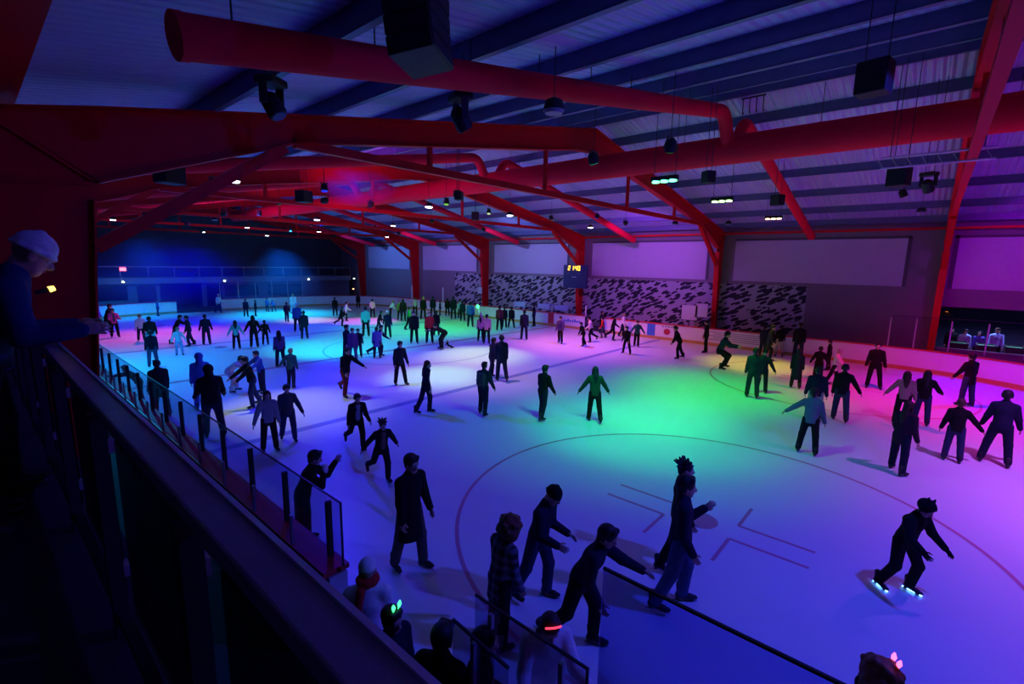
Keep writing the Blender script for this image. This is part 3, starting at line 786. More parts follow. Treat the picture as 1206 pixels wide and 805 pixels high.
# ---- far balcony and the rooms under it
t = thing('far_balcony', 'blue lit balcony across the far end with a thin railing', 'balcony', (15, 53.4, 0))
b = MB(); b.box(-20, 16, -.1, 3.5, 2.3, 2.85); b.build('slab', mat('balcony_fascia', (.3, .32, .4), .6), t)
b = MB(); b.box(-20, 16, -.05, .0, 3.78, 3.85); b.build('top_rail', ALU, t)
for k in range(19): b = MB(); b.box(-20 + 2 * k - .025, -20 + 2 * k + .025, -.05, 0, 2.85, 3.8); b.build('rail_post', ALU, t)
b = MB(); b.box(-20, -3.2, .3, .5, -.1, 2.3); b.box(.2, 16, .3, .5, -.1, 2.3); b.build('lower_wall', mat('under_wall', (.2, .22, .3), .7), t)
for k, (x0, x1, z0, z1) in enumerate(((-10.4, -5.6, .9, 2.1), (-4.9, -3.5, .0, 2.1), (.6, 1.9, .0, 2.1), (2.2, 5.4, .9, 2.0), (6.4, 10.2, .9, 2.0))):
    o = MB().box(x0, x1, .2, .32, z0, z1).build('window_%d' % (k + 2) if z0 else 'door_%d' % k, mat('dark_pane', (.012, .014, .03), .2)); o.location = (15, 53.4, 0); struct(o)
def dot_light(name, label, x, y, z, col, s, cat='lamp', r=.09):
    t = thing(name, label, cat, (x, y, z)); b = MB(); b.box(-.16, .16, -.02, .06, -.1, .1); b.build('backplate', BLACK, t)
    b = MB(); b.obox((0, -.05, 0), (r * 2, .08, r * 1.3)); b.build('lens', mat('lens_' + label.split()[0] + label.split()[1], col, .4, emit=col, estr=s), t, bevel=.02)
dot_light('wall_lamp', 'small white lamp under the far balcony beside the red column', 9.1, 53.26, 2.5, (.75, 1, .95), 9)
dot_light('wall_lamp', 'tiny white lamp under the middle of the far balcony', 17.1, 53.26, 2.45, (.7, 1, .98), 9)
dot_light('wall_lamp', 'little white lamp under the far balcony in the haze', 25.7, 53.26, 2.5, (.8, 1, 1.0), 9)
dot_light('wall_lamp', 'faint white lamp above the red light in the far corner', 31.4, 53.26, 2.5, (.85, 1, 1.0), 6)
dot_light('exit_sign', 'glowing red sign on the far balcony beside the red column', 9.2, 53.3, 3.6, (1, .1, .2), 5, 'sign', .22)
dot_light('warning_light', 'orange red light low in the far corner', 31.2, 53.2, 1.25, (1, .25, .1), 9)
b = MB(); b.box(-.05, .05, 0, .05, -1.27, -.1); b.build('pole', DARK, bpy.data.objects['warning_light'])

# ---- scoreboard on the second far column
sb = thing('scoreboard', 'dark blue scoreboard with yellow figures fixed to the red column', 'scoreboard', (30.75, 20.55, 2.9))
b = MB(); b.box(-.1, .1, -1.05, 1.05, 0, 1.75); b.build('case', mat('scoreboard_blue', (.02, .03, .12), .5), sb, bevel=.02)
YEL = mat('scoreboard_digits', (1, .75, .1), .5, emit=(1, .66, .04), estr=1.5)
SEG = {'2': 'abged', '1': 'bc', '4': 'fgbc', '0': 'abcdef'}
def digit(ch, y, z, w, h):
    """seven-segment figure seen from -X, so +Y is to its left"""
    b = MB(); s = .055
    pos = dict(a=(y - w, y, z + h - s, z + h), d=(y - w, y, z, z + s), g=(y - w, y, z + h / 2 - s / 2, z + h / 2 + s / 2), f=(y - s, y, z + h / 2, z + h), e=(y - s, y, z, z + h / 2), b=(y - w, y - w + s, z + h / 2, z + h), c=(y - w, y - w + s, z, z + h / 2))
    for q in SEG[ch]: b.box(-.125, -.1, *pos[q])
    b.build('digit', YEL, sb)
for ch, y in (('2', .62), ('1', .32), ('4', .02), ('0', -.26)): digit(ch, y, 1.34, .2, .34)
b = MB(); b.box(-.12, -.1, .06, .1, 1.42, 1.46); b.box(-.12, -.1, .06, .1, 1.54, 1.58); b.build('colon', YEL, sb)
b = MB(); b.box(-.112, -.1, -.15, .25, .82, .86); b.build('maker_strip', mat('strip_pale', (.5, .55, .6), .5), sb)
b = MB()
for y in (.6, -.35): b.box(-.108, -.1, y - .1, y + .15, 1.02, 1.16)
b.build('score_window', mat('score_window', (.05, .06, .2), .4), sb)
# ---- paper notices, tables and the lit side room behind the far boards
for y, z, w, h, lab in ((11.5, 1.3, 1.0, .95, 'larger pale notice board leaning behind the boards near the red column'), (10.75, 1.55, .75, .85, 'smaller pale notice fixed in front of the red column'), (31.0, 1.9, .5, .6, 'small pale notice on the red column over the far crowd')):
    t = thing('notice_board', lab, 'notice', (30.4 if y < 12 else 30.9, y, z)); b = MB(); b.box(0, .03, -w / 2, w / 2, 0, h); b.build('sheet', mat('notice_paper', (.62, .6, .7), .7), t)
    b = MB(); b.box(-.005, .035, -w / 2 - .03, w / 2 + .03, -.03, 0); b.box(.01, .06, -.03, .03, -z, 0); b.build('stand', DARK, t)
TB = mat('table_blue_white', (.4, .52, .75), .5)
for k, (y, lab) in enumerate(((25.4, 'pale folding table behind the boards, furthest from the scoreboard'), (22.9, 'pale folding table behind the boards, middle of three by the scoreboard'), (21.2, 'pale folding table behind the boards, right under the scoreboard'))):
    t = thing('folding_table', lab, 'table', (30.3, y, -.02), 0, 'folding tables behind the far boards')
    b = MB(); b.box(-.35, .35, -.6, .6, 1.52, 1.56); b.build('tabletop', TB, t)
    b = MB(); b.box(-.36, -.34, -.6, .6, 1.2, 1.52); b.build('skirt', TB, t)
    for sx in (-.3, .3):
        for sy in (-.52, .52): b = MB(); b.tube([(sx, sy, 0), (sx, sy, 1.52)], .02, 8); b.build('leg', ALU, t)
b = MB(); b.box(32.15, 37.5, -12, .6, 2.95, 3.1); b.box(37.4, 37.6, -12, .6, -.3, 3.0); b.box(32.15, 37.5, .5, .7, -.3, 3.0); struct(b.build('wall_back', DWALL))
b = MB(); b.box(32, 37.5, -12, .6, -.04, -.015); struct(b.build('floor', conc))
GT = mat('game_table_green', (.05, .4, .1), .5)
for y, x, lab in ((-1.35, 33.0, 'green topped games table in the side room, by the warm lamp'), (-2.35, 33.0, 'green topped games table in the side room, middle of three'), (-3.35, 33.2, 'green topped games table in the side room, at the picture edge')):
    t = thing('games_table', lab, 'table', (x, y, -.015), 0, 'games tables in the side room')
    b = MB(); b.box(-.5, .5, -.34, .34, .82, 1.08); b.build('cabinet', DARK, t, bevel=.02)
    b = MB(); b.box(-.46, .46, -.3, .3, 1.08, 1.1); b.build('playing_field', GT, t)
    b = MB()
    for a in (-1, 1): b.box(-.52, .52, a * .33 - .03, a * .33 + .03, 1.06, 1.15); b.box(a * .49 - .03, a * .49 + .03, -.34, .34, 1.06, 1.15)
    b.build('rim', DARK, t)
    for sx in (-.4, .4):
        for sy in (-.26, .26): b = MB(); b.box(sx - .04, sx + .04, sy - .04, sy + .04, 0, .82); b.build('leg', DARK, t)
t = thing('pendant_lamp', 'warm yellow pendant lamp in the side room', 'lamp', (33.6, -.72, 2.55))
b = MB(); b.tube([(0, 0, 0), (0, 0, .4)], .01, 6); b.build('cord', BLACK, t); b = MB(); b.tube([(0, 0, .05), (0, 0, -.12)], [.06, .26], 20, False); b.build('shade', mat('lamp_shade', (.5, .3, .1), .5), t, True)
b = MB(); b.tube([(0, 0, -.04), (0, 0, -.1)], [.1, .16], 16); b.build('bulb', mat('warm_bulb', (1, .7, .3), .5, emit=(1, .6, .18), estr=9), t, True)
# ------------------------------------------------------------------ lamps, speakers and stage lighting
ROOMY = 'stage lights aimed at the ice'
def hang_wire(t, z, h, x=0, y=0): b = MB(); b.tube([(x, y, z), (x, y, z + h)], .008, 6); b.build('hanger_wire', DARK, t)
LENS = {}
def lens_mat(col, s=4.):
    k = tuple(round(c, 2) for c in col)
    if k not in LENS: LENS[k] = mat('lens_%d' % len(LENS), col, .4, emit=col, estr=s, vary=0)
    return LENS[k]
def spot(parent, d, col, power, cone, soft=1., off=.12, rad=.1):
    L = bpy.data.lights.new('stage_lamp', 'SPOT'); L.energy = power; L.color = col; L.spot_size = R(cone); L.spot_blend = soft; L.shadow_soft_size = rad
    o = bpy.data.objects.new('stage_lamp', L); COL.objects.link(o); o.parent = parent
    o.location = d * off; o.rotation_euler = d.to_track_quat('-Z', 'Y').to_euler()
def stage_light(label, pos, target, col, power, cone, soft=1., glow=.5):
    """a par can on a yoke with its beam"""
    t = thing('stage_light', label, 'stage light', pos, 0, ROOMY)
    d = (Vector(target) - Vector(pos)).normalized(); q = d.to_track_quat('Y', 'Z').to_matrix()
    b = MB(); b.tube([d * -.2, d * -.14, d * .05], [.06, .11, .12], 18); b.build('housing', BLACK, t, True)
    b = MB(); b.tube([d * .052, d * .06], .1, 18); b.build('lens', lens_mat(col, glow), t)
    b = MB(); b.beam(q @ Vector((-.14, 0, 0)), Vector((-.14, 0, .22)), .02, .03); b.beam(q @ Vector((.14, 0, 0)), Vector((.14, 0, .22)), .02, .03); b.beam((-.14, 0, .22), (.14, 0, .22), .03, .02); b.build('yoke', DARK, t)
    hang_wire(t, .22, zr(pos[0], 0) - pos[2] - .2)
    spot(t, d, col, power, cone, soft)
    return t
def led_bar(label, pos, target, col, power, cone, soft=1., glow=6., lens=None):
    t = thing('led_bar', label, 'stage light', pos, 0, 'row of three LED bars')
    d = (Vector(target) - Vector(pos)).normalized()
    b = MB(); b.obox((0, 0, .05), (.16, .75, .12)); b.build('housing', BLACK, t, bevel=.02)
    for k in (-1, 0, 1):
        b = MB(); b.tube([(0, k * .24, .0), (0, k * .24, -.05)], [.095, .1], 16); b.build('lens', lens_mat(lens or col, glow), t, True)
    for k in (-.3, .3): hang_wire(t, .1, zr(pos[0], 0) - pos[2] - .1, 0, k)
    spot(t, d, col, power, cone, soft, .2)
    return t
def hall_lamp(label, pos, on=True, col=(.85, .9, 1.), s=7.):
    t = thing('ceiling_lamp', label, 'ceiling lamp', pos, 0, 'small round lamps under the roof')
    b = MB(); b.tube([(0, 0, .2), (0, 0, .16), (0, 0, .02)], [.05, .13, .17], 18); b.build('housing', BLACK, t, True)
    b = MB(); b.tube([(0, 0, .02), (0, 0, -.025)], [.16, .13], 18); b.build('lens', mat('hall_lens_on' if on else 'hall_lens_off', col if on else (.2, .22, .3), .4, emit=col if on else None, estr=s), t, True)
    hang_wire(t, .2, max(.2, zr(pos[0], 0) - pos[2] - .18))
K = LIGHTS = []
#  label, fixture position, target on the ice, colour, power, cone, softness
led_bar('LED bar with three green lamps below the great red duct', (12.8, 5.8, 7.0), (14.2, 6.1, 0.0), (0.0, 1.0, 0.2), 1103, 47, lens=(0.1, 1.0, 0.4))
led_bar('LED bar with three yellow green lamps beyond the green one', (17.8, 5.9, 7.0), (18.8, 6.1, 0.0), (0.0, 1.0, 0.003), 1577, 74, lens=(0.45, 1.0, 0.25))
led_bar('LED bar with three orange white lamps nearest the mural wall', (25.4, 6.0, 7.0), (25.1, 6.2, 0.0), (1.0, 0.887, 0.0), 1250, 50, lens=(1.0, 0.62, 0.32))
SL = [
 ('stage light throwing sea green on the circle', (10.0, 6.3, 7.1), (13.2, 6.2, 0.0), (0.0, 1.0, 0.322), 1263, 68),
 ('stage light throwing cyan across the midrink', (12.6, 19.7, 7.2), (14.5, 22.3, 0.0), (0.0, 0.152, 1.0), 1678, 86),
 ('stage light throwing deep blue beyond the blue line', (8.5, 16.1, 7.1), (7.8, 14.5, 0.0), (0.018, 0.006, 1.0), 1888, 150),
 ('stage light throwing teal around the green pool', (9.9, 4.4, 7.1), (13.4, 6.4, 0.0), (0.0, 1.0, 0.078), 599, 104),
 ('stage light throwing magenta at the red banner', (28.3, -5.4, 7.0), (26.0, -4.4, 0.0), (0.0, 0.0, 1.0), 6134, 88),
 ('stage light throwing pink before the mural wall', (23.6, 14.5, 7.3), (22.2, 16.8, 0.0), (0.018, 0.007, 1.0), 2695, 146),
 ('stage light throwing pale pink at midrink', (19.3, 18.7, 7.4), (17.1, 17.2, 0.0), (0.757, 1.0, 0.309), 2064, 48),
 ('stage light throwing cyan on the middle of the ice', (9.7, 22.5, 7.2), (13.1, 24.1, 0.0), (0.0, 1.0, 0.309), 2854, 63),
 ('stage light throwing azure on the balcony side', (4.0, 26.4, 7.1), (0.2, 24.6, 0.0), (0.0, 0.395, 1.0), 3795, 149),
 ('stage light throwing pink by the red column', (7.7, 36.7, 7.2), (7.5, 34.9, 0.0), (1.0, 0.111, 0.218), 1828, 84),
 ('stage light throwing green behind the fallen skater', (20.4, 24.9, 7.3), (21.9, 27.4, 0.0), (0.0, 1.0, 0.0), 2500, 115),
 ('stage light throwing pale white on the ice before the close pair', (14.0, 16.1, 7.2), (12.6, 15.1, 0.0), (0.302, 1.0, 0.036), 1547, 41),
 ('stage light throwing pale pink near the far corner', (21.4, 33.0, 7.2), (20.5, 33.3, 0.0), (1.0, 0.08, 0.95), 2064, 48),
 ('stage light throwing lilac before the curved end boards', (17.2, 34.7, 7.2), (17.5, 36.4, 0.0), (0.892, 0.582, 1.0), 1779, 41),
 ('stage light throwing cyan on the end boards', (18.5, 42.2, 7.2), (17.8, 41.7, 0.0), (0.0, 0.522, 1.0), 4872, 85),
 ('stage light throwing pale cyan by the bulky black coat', (5.7, 18.0, 7.1), (6.6, 15.1, 0.0), (0.955, 1.0, 0.003), 735, 46),
 ('stage light throwing violet on the near corner', (13.8, -2.8, 7.2), (15.1, -6.7, 0.0), (0.504, 0.102, 1.0), 3131, 150),
 ('stage light throwing azure near the end boards', (10.9, 40.1, 7.1), (9.1, 40.3, 0.0), (0.0, 0.0, 1.0), 2884, 150),
 ('stage light throwing blue violet over the near ice', (7.6, -2.2, 7.0), (7.4, 4.0, 0.0), (0.032, 0.051, 1.0), 1373, 150),
 ('stage light throwing blue violet over the second bay', (12.7, 14.0, 7.2), (14.4, 15.0, 0.0), (0.925, 0.447, 1.0), 960, 90),
 ('stage light throwing violet over the far side of the second bay', (22.2, 16.6, 7.2), (24.5, 15.0, 0.0), (1.0, 0.206, 0.002), 2324, 104),
 ('stage light throwing violet over the far side of the near bay', (21.2, 1.1, 7.2), (23.7, -2.1, 0.0), (1.0, 0.0, 0.218), 2241, 122),
 ('stage light throwing blue over the far bays', (17.2, 33.3, 7.2), (14.8, 29.9, 0.0), (0.0, 0.0, 1.0), 2218, 125),
 ('stage light throwing deep blue over the balcony side far bays', (11.0, 28.1, 7.1), (8.7, 29.1, 0.0), (0.0, 0.279, 1.0), 1470, 108),
]
SL += [('added stage light turned up at the duct at midrink', (9.2, 17.4, 6.9), (15.5, 19.5, 8.6), (.9, .04, 1.), 420, 130), ('added stage light turned up at the ducts of the third bay', (9.0, 27.2, 6.9), (14.5, 26.5, 8.6), (.9, .06, 1.), 520, 140), ('added stage light turned up at the ducts of the fourth bay', (10.0, 37.0, 6.9), (14.5, 36.0, 8.6), (.85, .06, 1.), 520, 140), ('added stage light throwing azure on the end boards by the red column', (8.5, 41.5, 7.1), (9.0, 48., .5), (0., .28, 1.), 4200, 66), ('added stage light throwing blue on the end boards right of their gap', (18.5, 41., 7.2), (19.5, 48., .5), (0., .45, 1.), 4200, 66), ('added stage light throwing deep blue up the far balcony', (13.5, 46.5, 6.9), (14., 53., 1.5), (0., .1, 1.), 1000, 90), ('added stage light throwing violet on the wall panel by the scoreboard', (24.5, 13.2, 7.0), (31.9, 15.4, 4.4), (.5, .1, 1.), 1500, 100), ('added stage light throwing blue on the wall panel past the scoreboard', (24.5, 24.2, 7.0), (31.9, 25.6, 4.4), (.25, .32, 1.), 1300, 100), ('added stage light throwing blue on the furthest wall panel', (24.5, 44.8, 7.0), (31.9, 46., 4.4), (.1, .3, 1.), 1500, 100), ('added stage light throwing violet on the wall panel before the far corner', (24.5, 34.2, 7.0), (31.9, 36., 4.4), (.3, .22, 1.), 1300, 100), ('added stage light throwing purple on the wall panel over the side room', (25.5, -2.6, 7.0), (31.9, -3.6, 4.4), (.5, .0, .8), 700, 90)]  # added lamps without known fixtures, brightening ducts, end boards, far balcony and walls
for l in SL: stage_light(*l)
HL = [('bright lamp nearest the leaning brace', 5.71, 16.25, 1), ('lamp close to the big red column, low on the far roof', 6.7, 40., 1), ('bright lamp hanging below the duct at midrink', 13.4, 16.54, 1), ('bright lamp under the far slope at midrink', 18.0, 16.0, 1),
      ('lamp in the third bay on the near slope', 13.97, 27.5, 1), ('lamp of the last bay, nearer the far wall', 20.0, 39.1, 1), ('lamp of the last bay under the ridge', 14.5, 39.4, 1), ('lamp of the third bay beyond the ridge', 19.1, 27.3, 1),
      ('small pinkish lamp above the scoreboard column', 26.5, 16.7, 1), ('lamp of the end bay near the far wall', 27.6, 40.5, 1), ('lamp at the end bay on the near slope', 14.8, 50.5, 1), ('small lamp of the end bay below the ridge', 20.6, 51., 1),
      ('unlit lamp in the fourth bay on the near slope', 10.5, 33.5, 0), ('unlit lamp above the pale panel by the mural', 26.5, 11.2, 0), ('unlit lamp over the yellow lit ice', 27.9, 8.8, 0), ('unlit lamp beside the far red frame', 25.6, .7, 0), ('unlit lamp under the branch duct near the big speaker', 6.2, 4.65, 0)]
for l, x, y, on in HL: hall_lamp(l, (x, y, 7.0), bool(on))
# hanging loudspeakers
def speaker(label, pos, rz, w, h, d):
    t = thing('loudspeaker', label, 'speaker', pos, R(rz), 'hanging loudspeakers')
    b = MB(); b.box(-w / 2, w / 2, -d / 2, d / 2, -h / 2, h / 2); b.build('cabinet', BLACK, t, bevel=.02)
    b = MB(); b.box(-w * .44, w * .44, -d / 2 - .012, -d / 2, -h * .44, h * .44); b.build('grille', mat('speaker_grille', (.03, .03, .032), .5, .3, vary=.5, scale=90), t)
    for s in (-1, 1): hang_wire(t, h / 2, max(.1, zr(pos[0], 0) - pos[2] - h / 2), s * w * .35)
la = thing('line_array_speaker', 'great black loudspeaker stack hanging in front of the nearest branch duct', 'speaker', (3.12, 4.0, 7.28), R(30))
ang = 0.; p = Vector((0, 0, 0))
b = MB(); b.obox((0, 0, .05), (.5, .5, .06)); b.build('rigging_frame', DARK, la)
for k in range(4):
    M = Euler((R(ang), 0, 0)).to_matrix(); c = p + M @ Vector((0, 0, -.085))
    b = MB(); b.obox(c, (.6, .44, .165), M); b.build('cabinet', BLACK, la, bevel=.012)
    b = MB(); b.obox(c + M @ Vector((0, -.225, 0)), (.56, .012, .14), M); b.build('grille', mat('speaker_grille', (.03, .03, .032), .5, .3, vary=.5, scale=90), la)
    p = p + M @ Vector((0, 0, -.17)); ang -= 3
for l, pos, rz, w, h, d in (('black speaker cabinet hanging over the right of the roof', (7.7, .85, 7.05), 80, .34, .38, .3), ('small black speaker beyond the near red column', (3.3, 13.2, 6.6), 20, .5, .5, .4), ('small black speaker below the great duct, first past the green lamps', (13.0, 4.7, 7.0), 60, .27, .3, .25),
    ('small black speaker under the far slope past the yellow green lamps', (18.7, 4.35, 7.0), 60, .36, .36, .3), ('black speaker beside the edge on red frame', (14.9, .91, 6.9), 70, .4, .45, .35), ('small black speaker at midrink behind the duct', (17.3, 17.7, 7.01), 40, .4, .4, .35), ('small black speaker hanging before the duct at midrink', (11.7, 12.8, 7.0), 30, .28, .3, .25), ('dim black speaker in the haze of the third bay', (8.2, 17., 6.9), 20, .45, .4, .4)):
    speaker(l, pos, rz, w, h, d)
def moving_head(label, pos, rz):
    t = thing('moving_head_light', label, 'stage light', pos, R(rz), 'moving head lights')
    b = MB(); b.box(-.17, .17, -.14, .14, 0, .1); b.build('base', BLACK, t, bevel=.02)
    for s in (-1, 1): b = MB(); b.beam((s * .17, 0, .02), (s * .17, 0, -.26), .04, .1); b.build('yoke_arm', BLACK, t)
    d = Vector((0, -.5, -.8)).normalized(); b = MB(); c = Vector((0, 0, -.24)); b.tube([c - d * .16, c - d * .1, c + d * .14, c + d * .18], [.06, .12, .13, .11], 16); b.build('head', BLACK, t, True)
    b = MB(); b.tube([c + d * .182, c + d * .19], .09, 16); b.build('lens', mat('dark_lens', (.05, .12, .14), .1), t)
    for s in (-.1, .1): hang_wire(t, .1, max(.1, zr(pos[0], 0) - pos[2] - .1), s)
moving_head('moving head light under the near branch duct by the balcony', (3.05, 7.1, 7.05), 30); moving_head('moving head light hanging between the duct and the near frame', (5.2, 5.65, 7.1), 70); moving_head('moving head light close to the edge on red frame', (17.2, .42, 7.18), 60)
t = thing('lighting_truss', 'thin pale lighting truss crossing the edge on red frame', 'truss', (13.85, .25, 6.95))
b = MB()
for z in (0, .22): b.tube([(0, -.9, z), (0, .95, z)], .022, 8)
b.build('chord', mat('truss_alu', (.7, .68, .8), .3, .5), t)
for k in range(8): b = MB(); b.tube([(0, -.85 + .25 * k, 0), (0, -.72 + .25 * k, .22)], .009, 6); b.build('brace', ALU, t)
for s in (-.7, .8): hang_wire(t, .22, 1.9, 0, s)
t = thing('hook_rack', 'row of dark cable hooks hanging beside the duct elbow', 'hooks', (15.4, 4.2, 9.25))
for k in range(4): b = MB(); b.tube([(0, .18 * k, .25), (0, .18 * k, -.12), (.05, .18 * k, -.17), (.09, .18 * k, -.1)], .014, 6); b.build('hook', DARK, t)
b = MB(); b.box(-.02, .02, -.05, .6, .23, .27); b.build('bar', DARK, t)

# side room and under-balcony lamps that the glass shows
def room_lamp(label, pos, col, power):
    t = thing('room_lamp', label, 'lamp', pos); b = MB(); b.box(-.3, .3, -.08, .08, 0, .05); b.build('housing', BLACK, t); b = MB(); b.box(-.28, .28, -.06, .06, -.01, 0); b.build('diffuser', lens_mat(col, 1.5), t); spot(t, Vector((0, 0, -1)), col, power, 150, 1., .05)
room_lamp('blue strip lamp inside the side room, nearer the warm lamp', (34.3, -2.2, 2.85), (.3, .36, 1.), 420); room_lamp('blue strip lamp inside the side room, further from the warm lamp', (34.3, -4.2, 2.85), (.36, .3, 1.), 420)

